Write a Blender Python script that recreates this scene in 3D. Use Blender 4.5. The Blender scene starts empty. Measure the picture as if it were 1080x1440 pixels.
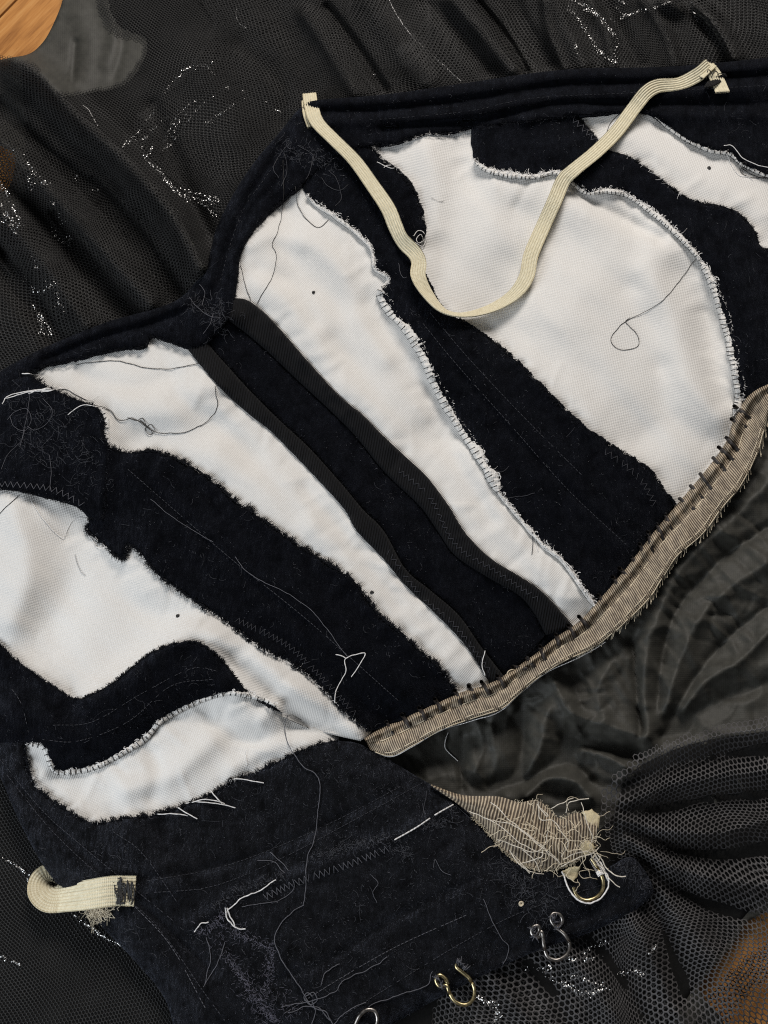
import bpy, math, random
import numpy as np
from mathutils import Matrix, Vector
from mathutils.geometry import delaunay_2d_cdt

random.seed(7)
rng = np.random.default_rng(11)
scene = bpy.context.scene
col = scene.collection
R = math.radians

# ------------------------------------------------------------------ camera
F = 1413.0                 # focal length in photograph pixels (1080 x 1440 frame)
TILT = R(20)
DIST = 0.466
ZC = 0.018
CAM = np.array([0.0, -DIST * math.sin(TILT), ZC + DIST * math.cos(TILT)])
cd = bpy.data.cameras.new('camera')
cam = bpy.data.objects.new('camera', cd)
col.objects.link(cam)
cam.location = CAM
cam.rotation_euler = (TILT, 0, 0)
cd.sensor_fit = 'VERTICAL'
cd.sensor_height = 36
cd.lens = 36 * F / 1440
cd.clip_start = 0.02
cd.clip_end = 20
cd.dof.use_dof = True
cd.dof.focus_distance = 0.475
cd.dof.aperture_fstop = 40.0
scene.camera = cam

# ------------------------------------------------------------------ light: a cool window low on the left, warmer room light from beyond the top
w = bpy.data.worlds.new('World')
scene.world = w
w.use_nodes = True
w.node_tree.nodes['Background'].inputs[0].default_value = (0.95, 0.97, 1.0, 1)
w.node_tree.nodes['Background'].inputs[1].default_value = 0.085


def area(name, loc, target, size, power, color):
    l = bpy.data.lights.new(name, 'AREA')
    l.shape = 'RECTANGLE'
    l.size, l.size_y = size
    l.energy = power
    l.color = color
    o = bpy.data.objects.new(name, l)
    col.objects.link(o)
    o.location = loc
    o.rotation_euler = (Vector(target) - Vector(loc)).to_track_quat('-Z', 'Y').to_euler()
    return o


area('window_light', (-0.62, -0.46, 0.42), (-0.05, -0.05, 0), (0.4, 0.5), 5.0, (0.86, 0.93, 1.0))
area('room_light', (0.16, 0.95, 0.85), (0.03, 0, 0), (0.5, 0.4), 14.0, (1.0, 0.945, 0.89))

vs = scene.view_settings
vs.view_transform = 'Standard'
vs.look = 'None'
vs.gamma = 1
vs.exposure = 0.0
vs.use_curve_mapping = False
scene.cycles.use_denoising = False
scene.cycles.filter_width = 1.1
scene.cycles.max_bounces = 8
scene.cycles.transparent_max_bounces = 8

# ------------------------------------------------------------------ geometry helpers
ct, st = math.cos(TILT), math.sin(TILT)


def P(px, py, z):
    """where the sight line of photograph point (px,py) meets height z (metres)"""
    px = np.asarray(px, float); py = np.asarray(py, float); z = np.asarray(z, float)
    dx = (px - 540) / F; dy = -(py - 720) / F
    Y = ct * dy + st; Z = st * dy - ct
    t = (z - CAM[2]) / Z
    return np.stack([CAM[0] + t * dx, CAM[1] + t * Y, CAM[2] + t * Z + 0 * dx], -1)


def unP(X, Y, z):
    v = np.stack([X - CAM[0], Y - CAM[1], z - CAM[2] + 0 * X], -1)
    yc = v[..., 1] * ct + v[..., 2] * st
    zc = -v[..., 1] * st + v[..., 2] * ct
    return 540 + F * v[..., 0] / -zc, 720 - F * yc / -zc


def _hash(ix, iy, seed):
    n = (ix.astype(np.int64) * 374761393 + iy.astype(np.int64) * 668265263 + seed * 1442695041) & 0xffffffff
    n = ((n ^ (n >> 13)) * 1274126177) & 0xffffffff
    return ((n ^ (n >> 16)) & 0xffff) / 65535.0


def vnoise(x, y, seed=0):
    x = np.asarray(x, float); y = np.asarray(y, float)
    ix = np.floor(x); iy = np.floor(y)
    fx = x - ix; fy = y - iy
    fx = fx ** 3 * (fx * (fx * 6 - 15) + 10); fy = fy ** 3 * (fy * (fy * 6 - 15) + 10)
    a = _hash(ix, iy, seed); b = _hash(ix + 1, iy, seed); c = _hash(ix, iy + 1, seed); d = _hash(ix + 1, iy + 1, seed)
    return ((a * (1 - fx) + b * fx) * (1 - fy) + (c * (1 - fx) + d * fx) * fy) * 2 - 1


def fbm(x, y, s, octv=3, seed=0):
    r = 0; a = 1.0
    x = np.asarray(x, float) / s; y = np.asarray(y, float) / s
    for k in range(octv):
        r = r + a * vnoise(x + 17.3 * k, y - 9.1 * k, seed + k)
        a *= 0.5
        x, y = (x * 0.8 - y * 0.6) * 2.03, (x * 0.6 + y * 0.8) * 2.03
    return r


def pdist(px, py, poly, closed=False, maxd=None):
    """distance to a polyline (only resolved up to maxd where that is given)"""
    px = np.asarray(px, float); py = np.asarray(py, float)
    sh = px.shape
    order = np.argsort(py.ravel(), kind='stable')
    qx = px.ravel()[order]; qy = py.ravel()[order]
    A = np.asarray(poly, float)[:, :2]
    B = np.roll(A, -1, 0) if closed else A[1:]
    A = A if closed else A[:-1]
    out = np.full(len(qx), 1e18 if maxd is None else float(maxd) ** 2)
    for a, b in zip(A, B):
        d = b - a
        L = d @ d + 1e-9
        if maxd is None:
            sl = slice(None)
        else:
            lo, hi = min(a[1], b[1]) - maxd, max(a[1], b[1]) + maxd
            i0, i1 = np.searchsorted(qy, (lo, hi))
            m = np.nonzero((qx[i0:i1] > min(a[0], b[0]) - maxd) & (qx[i0:i1] < max(a[0], b[0]) + maxd))[0]
            if not len(m):
                continue
            sl = m + i0
        x = qx[sl] - a[0]; y = qy[sl] - a[1]
        t = np.clip((x * d[0] + y * d[1]) / L, 0, 1)
        out[sl] = np.minimum(out[sl], (x - t * d[0]) ** 2 + (y - t * d[1]) ** 2)
    res = np.empty(len(qx))
    res[order] = np.sqrt(out)
    return res.reshape(sh)


def inside(px, py, poly):
    px = np.asarray(px, float); py = np.asarray(py, float)
    order = np.argsort(py.ravel(), kind='stable')
    qx = px.ravel()[order]; qy = py.ravel()[order]
    c = np.zeros(len(qx), bool)
    n = len(poly)
    for i in range(n):
        x1, y1 = poly[i]; x2, y2 = poly[(i + 1) % n]
        if y1 == y2:
            continue
        i0, i1 = np.searchsorted(qy, (min(y1, y2), max(y1, y2)))
        if i1 > i0:
            c[i0:i1] ^= qx[i0:i1] < (x2 - x1) * (qy[i0:i1] - y1) / (y2 - y1) + x1
    res = np.empty(len(qx), bool)
    res[order] = c
    return res.reshape(px.shape)


def smooth(pts, step=3.0):
    """Catmull-Rom through pts (any dimension), resampled evenly by the first two coordinates"""
    p = np.asarray(pts, float)
    if len(p) < 3:
        q = p
    else:
        e = np.vstack([2 * p[0] - p[1], p, 2 * p[-1] - p[-2]])
        t = np.linspace(0, 1, 14)[:-1, None]
        segs = []
        for i in range(len(p) - 1):
            a, b, c, d = e[i], e[i + 1], e[i + 2], e[i + 3]
            segs.append(0.5 * (2 * b + (c - a) * t + (2 * a - 5 * b + 4 * c - d) * t ** 2 + (3 * b - a - 3 * c + d) * t ** 3))
        q = np.vstack(segs + [p[-1:]])
    L = np.r_[0, np.cumsum(np.hypot(*(np.diff(q[:, :2], axis=0).T)))]
    n = max(2, int(round(L[-1] / step)) + 1)
    u = np.linspace(0, L[-1], n)
    return np.stack([np.interp(u, L, q[:, k]) for k in range(q.shape[1])], -1)


def normals2(p):
    t = np.gradient(np.asarray(p, float)[:, :2], axis=0)
    t /= np.linalg.norm(t, axis=1)[:, None] + 1e-9
    return np.stack([t[:, 1], -t[:, 0]], -1)      # to the left of travel when y points down the picture


def ragged(p, amp, seed, s=5.0):
    """a cut edge: push points of a path in and out"""
    n = normals2(p)
    k = np.arange(len(p))
    j = fbm(p[:, 0], p[:, 1], s * 2.2, 2, seed) * 0.7 + (rng.random(len(p)) - 0.5) * 0.9
    env = np.clip(np.minimum(k, len(p) - 1 - k) / 2.0, 0, 1)
    q = p.copy()
    q[:, :2] += n * (j * amp * env)[:, None]
    return q


def cat(*bs):
    return np.vstack([np.asarray(b, float)[:, :2] for b in bs])


def grow(poly, d):
    """outward offset of a closed outline"""
    p = np.asarray(poly, float)
    x, y = p.T
    ar = np.sum(x * np.roll(y, -1) - np.roll(x, -1) * y)
    t = np.roll(p, -2, 0) - np.roll(p, 2, 0)
    t /= np.linalg.norm(t, axis=1)[:, None] + 1e-9
    n = np.stack([t[:, 1], -t[:, 0]], -1) * (1 if ar > 0 else -1)
    return p + n * d


# ------------------------------------------------------------------ object helpers
def fill(me, verts, faces):
    if isinstance(faces, np.ndarray):
        k = faces.shape[1]
        me.vertices.add(len(verts))
        me.vertices.foreach_set('co', np.asarray(verts, np.float32).ravel())
        me.loops.add(faces.size)
        me.loops.foreach_set('vertex_index', faces.astype(np.int32).ravel())
        me.polygons.add(len(faces))
        me.polygons.foreach_set('loop_start', np.arange(0, faces.size, k, dtype=np.int32))
        me.update(calc_edges=True)
    else:
        me.from_pydata(verts.tolist(), [], faces)


def obj(name, verts, faces, mat, parent=None, uv=None, smooth_sh=True, label=None, kind=None):
    me = bpy.data.meshes.new(name)
    verts = np.asarray(verts, float)
    org = np.zeros(3)
    if parent is None:
        org = np.array([verts[:, 0].mean(), verts[:, 1].mean(), verts[:, 2].min()])
    fill(me, verts - org, faces)
    me.materials.append(mat)
    if smooth_sh:
        me.polygons.foreach_set('use_smooth', [True] * len(me.polygons))
    if uv is not None:
        lay = me.uv_layers.new(name='UVMap')
        li = np.zeros(len(me.loops), np.int32)
        me.loops.foreach_get('vertex_index', li)
        lay.data.foreach_set('uv', np.asarray(uv, np.float32)[li].ravel())
    o = bpy.data.objects.new(name, me)
    col.objects.link(o)
    if parent is None:
        o.location = org
    else:
        o.parent = parent
        o.matrix_parent_inverse = BASE[parent.name]
    BASE[o.name] = Matrix() if parent else Matrix.Translation(-Vector(org))
    if label:
        o['label'] = label
    if kind:
        o['kind'] = kind
    return o


BASE = {}


def empty(name, loc, label, cat_, group=None):
    o = bpy.data.objects.new(name, None)
    col.objects.link(o)
    o.location = loc
    o.empty_display_size = 0.02
    o['label'] = label
    o['category'] = cat_
    if group:
        o['group'] = group
    BASE[o.name] = Matrix.Translation(-Vector(loc))
    return o


def sheet(name, poly, hfun, off, thick, mat, parent, s=5.0, edge=3.0, wall=0.0006, label=None, jit=0.25, rot=0.0, top=True):
    """a piece of cloth cut to an outline (photograph points), draped on hfun; off/thick in mm; rounded cut edge"""
    poly = np.asarray(poly, float)
    keep = np.hypot(*(poly - np.roll(poly, 1, 0)).T) > 0.4
    poly = poly[keep]
    x0, y0 = poly.min(0); x1, y1 = poly.max(0)
    gx, gy = np.meshgrid(np.arange(x0, x1, s), np.arange(y0, y1, s * 0.866))
    gx = gx + (np.arange(gx.shape[0]) % 2)[:, None] * s * 0.5
    gx = gx + (rng.random(gx.shape) - 0.5) * s * jit; gy = gy + (rng.random(gx.shape) - 0.5) * s * jit
    gx, gy = gx.ravel(), gy.ravel()
    m = inside(gx, gy, poly)
    gx, gy = gx[m], gy[m]
    d = pdist(gx, gy, poly, True, s)
    m = d > s * 0.45
    pts = np.vstack([poly, np.stack([gx[m], gy[m]], -1)])
    n = len(poly)
    vo, _, fo, *_ = delaunay_2d_cdt([Vector(p) for p in pts], [(i, (i + 1) % n) for i in range(n)], [], 1, 1e-4)
    v = np.array([(a.x, a.y) for a in vo])
    f = np.array([t for t in fo if len(t) == 3], np.int64)
    d = pdist(v[:, 0], v[:, 1], poly, True, edge * 1.01)
    q = np.clip(d / edge, 0, 1)
    prof = np.sqrt(np.clip(1 - (1 - q) ** 2, 0, 1))
    z = hfun(v[:, 0], v[:, 1]) + (off + thick * prof) * 1e-3
    V = P(v[:, 0], v[:, 1], z)
    # all triangles face up
    a, b, c = V[f[:, 0]], V[f[:, 1]], V[f[:, 2]]
    flip = np.cross(b - a, c - a)[:, 2] < 0
    f[flip] = f[flip][:, ::-1]
    e = np.vstack([f[:, [0, 1]], f[:, [1, 2]], f[:, [2, 0]]])
    key = {}
    for i, j in e.tolist():
        key[(i, j)] = 1
    be = [(i, j) for (i, j) in key if (j, i) not in key]
    bv = sorted({i for ed in be for i in ed})
    mp = {b_: len(V) + k for k, b_ in enumerate(bv)}
    low = V[bv].copy(); low[:, 2] -= wall
    faces = f.tolist() + [[j, i, mp[i], mp[j]] for i, j in be]
    uvv = np.vstack([v, v[bv]]) * 0.033
    if rot:
        c_, s_ = math.cos(rot), math.sin(rot)
        uvv = uvv @ np.array([[c_, -s_], [s_, c_]])
    if top:
        cover(poly, hfun, off + thick)
    o = obj(name, np.vstack([V, low]), faces, mat, parent, uvv, True, label)
    return o


def cover(poly, hfun, top_mm):
    """note the new uppermost cloth"""
    i0 = np.clip(((poly.min(0) - (GX0, GY0)) / GS).astype(int), 0, None); i1 = ((poly.max(0) - (GX0, GY0)) / GS).astype(int) + 2
    sl = (slice(i0[1], i1[1]), slice(i0[0], i1[0]))
    m = inside(_gx[sl], _gy[sl], poly)
    z = hfun(_gx[sl], _gy[sl]) + top_mm * 1e-3
    TOP[sl] = np.where(m, np.maximum(TOP[sl], z), TOP[sl])


def htop(px, py):
    """height of whatever cloth lies uppermost"""
    return sample(TOP, px, py)


def tube_geo(pts, r, sides=5, r_end=None, vary=0.0):
    """pts Nx3 in metres"""
    p = np.asarray(pts, float)
    n = len(p)
    t = np.empty_like(p)
    t[1:-1] = p[2:] - p[:-2]; t[0] = p[1] - p[0]; t[-1] = p[-1] - p[-2]
    t /= np.sqrt((t * t).sum(1))[:, None] + 1e-12
    a = np.empty_like(t)                                  # t x up
    a[:, 0] = t[:, 1]; a[:, 1] = -t[:, 0]; a[:, 2] = 0
    bad = np.abs(t[:, 2]) > 0.95
    if bad.any():
        a[bad] = np.stack([0 * t[bad, 0], t[bad, 2], -t[bad, 1]], -1)
    a /= np.sqrt((a * a).sum(1))[:, None] + 1e-12
    b = np.stack([a[:, 1] * t[:, 2] - a[:, 2] * t[:, 1], a[:, 2] * t[:, 0] - a[:, 0] * t[:, 2], a[:, 0] * t[:, 1] - a[:, 1] * t[:, 0]], -1)
    rr = np.full(n, r) if r_end is None else np.linspace(r, r_end, n)
    if vary:
        rr = rr * (1 + vary * (rng.random(n) - 0.5))
    ang = np.arange(sides) * 2 * math.pi / sides
    V = p[:, None] + rr[:, None, None] * (np.cos(ang)[None, :, None] * a[:, None] + np.sin(ang)[None, :, None] * b[:, None])
    i = np.arange(n - 1)[:, None] * sides; k = np.arange(sides)[None]; k2 = (k + 1) % sides
    fc = np.stack([i + k, i + k2, i + sides + k2, i + sides + k], -1).reshape(-1, 4)
    return V.reshape(-1, 3), fc


class Bag:
    def __init__(self):
        self.v = []; self.f = []; self.n = 0

    def add(self, v, f):
        self.v.append(np.asarray(v)); self.f += (np.asarray(f) + self.n).tolist(); self.n += len(v)

    def build(self, name, mat, parent=None, **k):
        return obj(name, np.vstack(self.v), self.f, mat, parent, **k)


def thread_path(pts, lift=0.3, step=2.0, wob=0.0, hf=None, arch=0.0):
    p = smooth(np.asarray(pts, float)[:, :2], step)
    if wob:
        k = np.arange(len(p))
        nn = normals2(p)
        p = p + nn * (wob * fbm(k, k * 0 + pts[0][0], 6.0, 2, int(pts[0][1])))[:, None]
    z = (hf or htop)(p[:, 0], p[:, 1])
    # a thread spans dips instead of dropping into them
    zz = z.copy()
    for _ in range(3):
        zz = np.maximum(zz, np.convolve(np.pad(zz, 3, 'edge'), np.ones(7) / 7, 'valid'))
    k = np.linspace(0, 1, len(p))
    return P(p[:, 0], p[:, 1], zz + lift * 1e-3 + arch * 1e-3 * np.sin(math.pi * k))


def thread(bag, pts, r=0.16, lift=0.3, step=2.0, wob=0.8, arch=0.0, sides=5, hf=None):
    bag.add(*tube_geo(thread_path(pts, lift, step, wob, hf, arch), r * 1e-3, sides, vary=0.25))


def ribbon(name, path, width, prof_n, mat, parent, label=None, ribs=6, rib_amp=0.5, thick=1.2):
    """elastic: path rows = (px, py, lift_mm, roll_degrees[, width factor]); ridges run along its length"""
    p = smooth(path, 2.0)
    z = htop(p[:, 0], p[:, 1])
    z = np.convolve(np.pad(z, 8, 'edge'), np.ones(17) / 17, 'valid')
    C = P(p[:, 0], p[:, 1], z + p[:, 2] * 1e-3)
    T = np.gradient(C, axis=0); T /= np.linalg.norm(T, axis=1)[:, None]
    side = np.cross(T, [0, 0, 1.0]); side /= np.linalg.norm(side, axis=1)[:, None]
    up = np.cross(side, T)
    a = np.radians(p[:, 3])[:, None]
    W = side * np.cos(a) + up * np.sin(a)
    N = -side * np.sin(a) + up * np.cos(a)
    wf = p[:, 4] if p.shape[1] > 4 else np.ones(len(p))
    u = np.linspace(-1, 1, prof_n)
    rib = np.abs(np.sin((u * 0.5 + 0.5) * math.pi * ribs)) ** 0.7
    edge = np.sqrt(np.clip(1 - np.abs(u) ** 14, 0, 1))
    top = (thick * 0.5 * edge + rib_amp * (rib - 1)) * 1e-3
    ring = np.concatenate([u, u[::-1]]); hh = np.concatenate([top, -top[::-1]])
    n, m = len(p), len(ring)
    xx = width * 0.5e-3 * ring[None, :, None] * wf[:, None, None]
    V = C[:, None] + W[:, None] * xx + N[:, None] * hh[None, :, None]
    L = np.r_[0, np.cumsum(np.linalg.norm(np.diff(C, axis=0), axis=1))] * 100
    uv = np.stack([np.repeat(L[:, None], m, 1), np.repeat((ring * width * 0.05)[None], n, 0)], -1)
    i = np.arange(n - 1)[:, None] * m; k = np.arange(m)[None]; k2 = (k + 1) % m
    f = np.stack([i + k, i + k2, i + m + k2, i + m + k], -1).reshape(-1, 4).tolist()
    f += [list(range(m))[::-1], list(range((n - 1) * m, n * m))]
    return obj(name, V.reshape(-1, 3), f, mat, parent, uv.reshape(-1, 2), True, label)


# ------------------------------------------------------------------ materials
class NT:
    def __init__(self, name):
        self.m = bpy.data.materials.new(name)
        self.m.use_nodes = True
        self.t = self.m.node_tree
        self.b = self.t.nodes['Principled BSDF']

    def n(self, typ, **k):
        nd = self.t.nodes.new(typ)
        for a, v in k.items():
            if isinstance(a, str) and hasattr(nd, a):
                setattr(nd, a, v)
        return nd

    def l(self, a, b):
        self.t.links.new(a, b)

    def uv(self, scale=(1, 1, 1), rot=0.0):
        tc = self.n('ShaderNodeTexCoord'); mp = self.n('ShaderNodeMapping')
        mp.inputs['Scale'].default_value = scale
        mp.inputs['Rotation'].default_value = (0, 0, rot)
        self.l(tc.outputs['UV'], mp.inputs[0])
        return mp.outputs[0]

    def ob(self, scale=(1, 1, 1), rot=(0, 0, 0)):
        tc = self.n('ShaderNodeTexCoord'); mp = self.n('ShaderNodeMapping')
        mp.inputs['Scale'].default_value = scale
        mp.inputs['Rotation'].default_value = rot
        self.l(tc.outputs['Object'], mp.inputs[0])
        return mp.outputs[0]

    def noise(self, vec, scale, detail=3, rough=0.5):
        nd = self.n('ShaderNodeTexNoise')
        nd.inputs['Scale'].default_value = scale
        nd.inputs['Detail'].default_value = detail
        nd.inputs['Roughness'].default_value = rough
        self.l(vec, nd.inputs['Vector'])
        return nd.outputs['Fac']

    def wave(self, vec, scale, direction='X', dist=0.6, dscale=2.0):
        nd = self.n('ShaderNodeTexWave')
        nd.bands_direction = direction
        nd.inputs['Scale'].default_value = scale
        nd.inputs['Distortion'].default_value = dist
        nd.inputs['Detail'].default_value = 2
        nd.inputs['Detail Scale'].default_value = dscale
        self.l(vec, nd.inputs['Vector'])
        return nd.outputs['Fac']

    def ramp(self, fac, stops):
        nd = self.n('ShaderNodeValToRGB')
        el = nd.color_ramp.elements
        el[0].position, el[0].color = stops[0][0], (*stops[0][1], 1)
        el[1].position, el[1].color = stops[-1][0], (*stops[-1][1], 1)
        for p, c in stops[1:-1]:
            e = el.new(p); e.color = (*c, 1)
        self.l(fac, nd.inputs[0])
        return nd.outputs[0]

    def math(self, op, a, b):
        nd = self.n('ShaderNodeMath'); nd.operation = op
        for i, x in enumerate((a, b)):
            if isinstance(x, (int, float)):
                nd.inputs[i].default_value = x
            else:
                self.l(x, nd.inputs[i])
        return nd.outputs[0]

    def bump(self, h, strength, dist, prev=None):
        nd = self.n('ShaderNodeBump')
        nd.inputs['Strength'].default_value = strength
        nd.inputs['Distance'].default_value = dist
        self.l(h, nd.inputs['Height'])
        if prev:
            self.l(prev, nd.inputs['Normal'])
        return nd.outputs[0]

    def done(self, color=None, rough=0.8, normal=None, **k):
        if isinstance(color, tuple):
            self.b.inputs['Base Color'].default_value = (*color, 1)
        elif color is not None:
            self.l(color, self.b.inputs['Base Color'])
        self.b.inputs['Roughness'].default_value = rough
        if normal:
            self.l(normal, self.b.inputs['Normal'])
        for a, v in k.items():
            a = a.replace('_', ' ')
            self.b.inputs[a].default_value = v
        return self.m


def m_cotton():
    t = NT('white_cotton')
    v = t.uv()
    a = t.wave(v, 3.9, 'X', 0.9, 2); b = t.wave(v, 4.3, 'Y', 0.9, 2)
    weave = t.math('ADD', a, b)
    n1 = t.noise(v, 1.2, 3); n2 = t.noise(v, 30, 3, 0.7)
    c = t.ramp(t.math('ADD', t.math('MULTIPLY', weave, 0.10), t.math('ADD', t.math('MULTIPLY', n1, 0.10), t.math('MULTIPLY', n2, 0.52))),
               [(0.25, (0.655, 0.635, 0.605)), (0.45, (0.75, 0.732, 0.70)), (0.65, (0.805, 0.79, 0.765))])
    nb = t.bump(weave, 0.32, 0.00035, t.bump(n2, 0.10, 0.0005))
    return t.done(c, 0.85, nb, Sheen_Weight=0.15, Sheen_Roughness=0.5, Specular_IOR_Level=0.2)


def m_velvet(name, base, sheen=0.35):
    t = NT(name)
    v = t.uv()
    n1 = t.noise(v, 1.3, 4, 0.65); n2 = t.noise(v, 26, 3, 0.7); n3 = t.noise(t.uv((1.0, 0.35, 1), 0.7), 5.0, 3, 0.6)
    mx = t.math('ADD', t.math('MULTIPLY', n1, 0.7), t.math('MULTIPLY', n2, 0.4))
    c = t.ramp(mx, [(0.3, tuple(x * 0.5 for x in base)), (0.75, tuple(x * 1.7 for x in base))])
    nb = t.bump(n2, 0.8, 0.0012, t.bump(n3, 0.6, 0.0025))
    m = t.done(c, 0.95, nb, Sheen_Roughness=0.4, Sheen_Tint=(0.66, 0.73, 0.95, 1), Specular_IOR_Level=0.05)
    nap = t.math('ADD', t.math('MULTIPLY', n1, 0.65), t.math('MULTIPLY', n3, 0.35))      # the nap is brushed this way and that
    k = t.n('ShaderNodeMapRange')
    k.inputs['From Min'].default_value = 0.36; k.inputs['From Max'].default_value = 0.66
    k.inputs['To Min'].default_value = sheen * 0.05; k.inputs['To Max'].default_value = sheen * 2.6
    t.l(nap, k.inputs['Value'])
    t.l(k.outputs[0], t.b.inputs['Sheen Weight'])
    return m


def m_plain(name, c, rough=0.8, **k):
    t = NT(name)
    v = t.ob()
    n = t.noise(v, 900, 2)
    cc = t.ramp(n, [(0.3, tuple(x * 0.75 for x in c)), (0.7, tuple(min(1, x * 1.2) for x in c))])
    return t.done(cc, rough, None, **k)


def m_twill():
    t = NT('black_twill_tape')
    v = t.uv(rot=0.6)
    a = t.wave(v, 2.6, 'X', 0.4, 3); n = t.noise(v, 14, 3)
    c = t.ramp(t.math('ADD', t.math('MULTIPLY', a, 0.4), t.math('MULTIPLY', n, 0.6)), [(0.25, (0.0022, 0.0022, 0.0028)), (0.8, (0.0075, 0.0076, 0.0092))])
    return t.done(c, 0.75, t.bump(a, 0.9, 0.0006), Specular_IOR_Level=0.15, Sheen_Weight=0.03)


def m_grosgrain():
    t = NT('taupe_grosgrain')
    tc = t.n('ShaderNodeTexCoord'); sp = t.n('ShaderNodeSeparateXYZ')
    t.l(tc.outputs['UV'], sp.inputs[0])
    x = sp.outputs[0]; y = sp.outputs[1]
    rib = t.math('MULTIPLY', t.math('ADD', t.math('SINE', x, 0.0), 1.0), 0.5)      # uv.x counts ribs in radians
    n = t.noise(t.uv((0.05, 3, 1)), 1.0, 4, 0.6)
    n2 = t.noise(t.uv((0.6, 14, 1)), 1.0, 2)
    cmix = t.math('ADD', t.math('MULTIPLY', rib, 0.36), t.math('ADD', t.math('MULTIPLY', n, 0.55), t.math('MULTIPLY', n2, 0.30)))
    c = t.ramp(cmix, [(0.32, (0.016, 0.011, 0.008)), (0.56, (0.135, 0.102, 0.074)), (0.84, (0.62, 0.51, 0.36))])
    return t.done(c, 0.6, None, Specular_IOR_Level=0.4)


def m_elastic():
    t = NT('cream_elastic')
    v = t.uv()
    a = t.wave(v, 4.2, 'X', 0.3, 2); n = t.noise(v, 5, 3)
    c = t.ramp(t.math('ADD', t.math('MULTIPLY', a, 0.3), t.math('MULTIPLY', n, 0.7)), [(0.25, (0.60, 0.53, 0.36)), (0.75, (0.78, 0.72, 0.54))])
    return t.done(c, 0.65, t.bump(a, 0.35, 0.0003), Specular_IOR_Level=0.3)


def m_satin():
    t = NT('black_lining')
    v = t.uv()
    n = t.noise(v, 3, 4, 0.6); n2 = t.noise(t.uv((1, 1, 1), 0.5), 40, 2)
    c = t.ramp(n, [(0.3, (0.036, 0.035, 0.030)), (0.75, (0.058, 0.056, 0.048))])
    wv_ = t.math('ADD', t.wave(t.uv(), 3.6, 'X', 1.5, 2), t.wave(t.uv(), 3.2, 'Y', 1.5, 2))
    nb = t.bump(wv_, 0.08, 0.0003, t.bump(n2, 0.2, 0.0004))
    return t.done(c, 0.60, nb, Specular_IOR_Level=0.25)


def m_net(base=(0.018, 0.0175, 0.0172), name='black_net'):
    t = NT(name)
    n = t.noise(t.ob(), 60, 3)
    c = t.ramp(n, [(0.3, tuple(x * 0.65 for x in base)), (0.7, tuple(x * 1.35 for x in base))])
    return t.done(c, 0.6, None, Specular_IOR_Level=0.3)


def m_wood():
    t = NT('varnished_oak')
    v = t.ob((6, 70, 30))
    n = t.noise(v, 3.0, 6, 0.65)
    n2 = t.noise(t.ob((14, 14, 14)), 1.2, 3)
    c = t.ramp(t.math('ADD', t.math('MULTIPLY', n, 0.75), t.math('MULTIPLY', n2, 0.25)), [(0.3, (0.22, 0.08, 0.02)), (0.5, (0.50, 0.22, 0.06)), (0.7, (0.66, 0.36, 0.13))])
    return t.done(c, 0.35, t.bump(n, 0.2, 0.001), Specular_IOR_Level=0.5)


def m_metal(name, c, rough):
    t = NT(name)
    n = t.noise(t.ob(), 700, 3)
    cc = t.ramp(n, [(0.35, tuple(x * 0.45 for x in c)), (0.65, c)])
    return t.done(cc, rough, None, Metallic=1.0)


COTTON = m_cotton()
VELVET = m_velvet('navy_black_velvet', (0.0020, 0.0023, 0.0038), 0.045)
LIT_VELVET = m_velvet('lit_velvet', (0.0052, 0.0053, 0.0060), 0.15)  # same velvet; window light on the back panel put into lighter colour and sheen
PILE = m_plain('velvet_pile', (0.0050, 0.0056, 0.0080), 0.8, Specular_IOR_Level=0.12)
TWILL = m_twill()
GROS = m_grosgrain()
ELASTIC = m_elastic()
SATIN = m_satin()
NET = m_net()
WOOD = m_wood()
BLACK = m_plain('black_thread', (0.012, 0.011, 0.011), 0.6)
BROWNT = m_plain('dark_brown_thread', (0.02, 0.015, 0.013), 0.6)
GREY = m_plain('grey_thread', (0.10, 0.10, 0.115), 0.7)
DIM = m_plain('dark_grey_thread', (0.035, 0.036, 0.045), 0.7)
WHITE = m_plain('white_thread', (0.78, 0.76, 0.74), 0.8)
CREAM = m_plain('cream_thread', (0.66, 0.57, 0.42), 0.75)
LINT = m_plain('pale_lint', (0.075, 0.078, 0.092), 0.9)
STEEL = m_metal('dull_steel', (0.42, 0.39, 0.36), 0.35)
BRASS = m_metal('worn_brass', (0.70, 0.58, 0.32), 0.35)
SILVER = m_metal('silver_glitter', (0.88, 0.87, 0.85), 0.34)
GLUE = m_plain('yellowed_tape', (0.60, 0.51, 0.32), 0.7)

# ------------------------------------------------------------------ outlines traced from the photograph (picture points)
S = lambda pts, step=3.0: smooth(pts, step)
bT = S([(-30, 540), (0, 522), (60, 490), (150, 453), (225, 432), (262, 412), (290, 372), (305, 320), (330, 270), (360, 225), (390, 190), (422, 152),
        (445, 141), (540, 133), (640, 119), (740, 104), (820, 96), (900, 95), (980, 91), (1110, 78)])
bIN = [  # inner edge of the velvet facing, left to right
    S([(-30, 552), (0, 548), (42, 526), (65, 515), (110, 506), (160, 493), (203, 489), (212, 474), (235, 480), (264, 490)]),
    S([(264, 490), (292, 482), (322, 446), (329, 419)]),
    S([(329, 419), (334, 390), (338, 355), (355, 325), (380, 299), (402, 280), (424, 262)]),
    S([(424, 262), (455, 235), (490, 215), (521, 206)]),
    S([(521, 206), (548, 204), (575, 197), (600, 187), (630, 188), (662, 180)]),
    S([(662, 180), (700, 177), (760, 170), (815, 164), (850, 161), (885, 156), (912, 159)]),
    S([(912, 159), (935, 175), (965, 197), (1000, 212), (1025, 216), (1045, 232), (1075, 246), (1110, 252)])]
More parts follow.
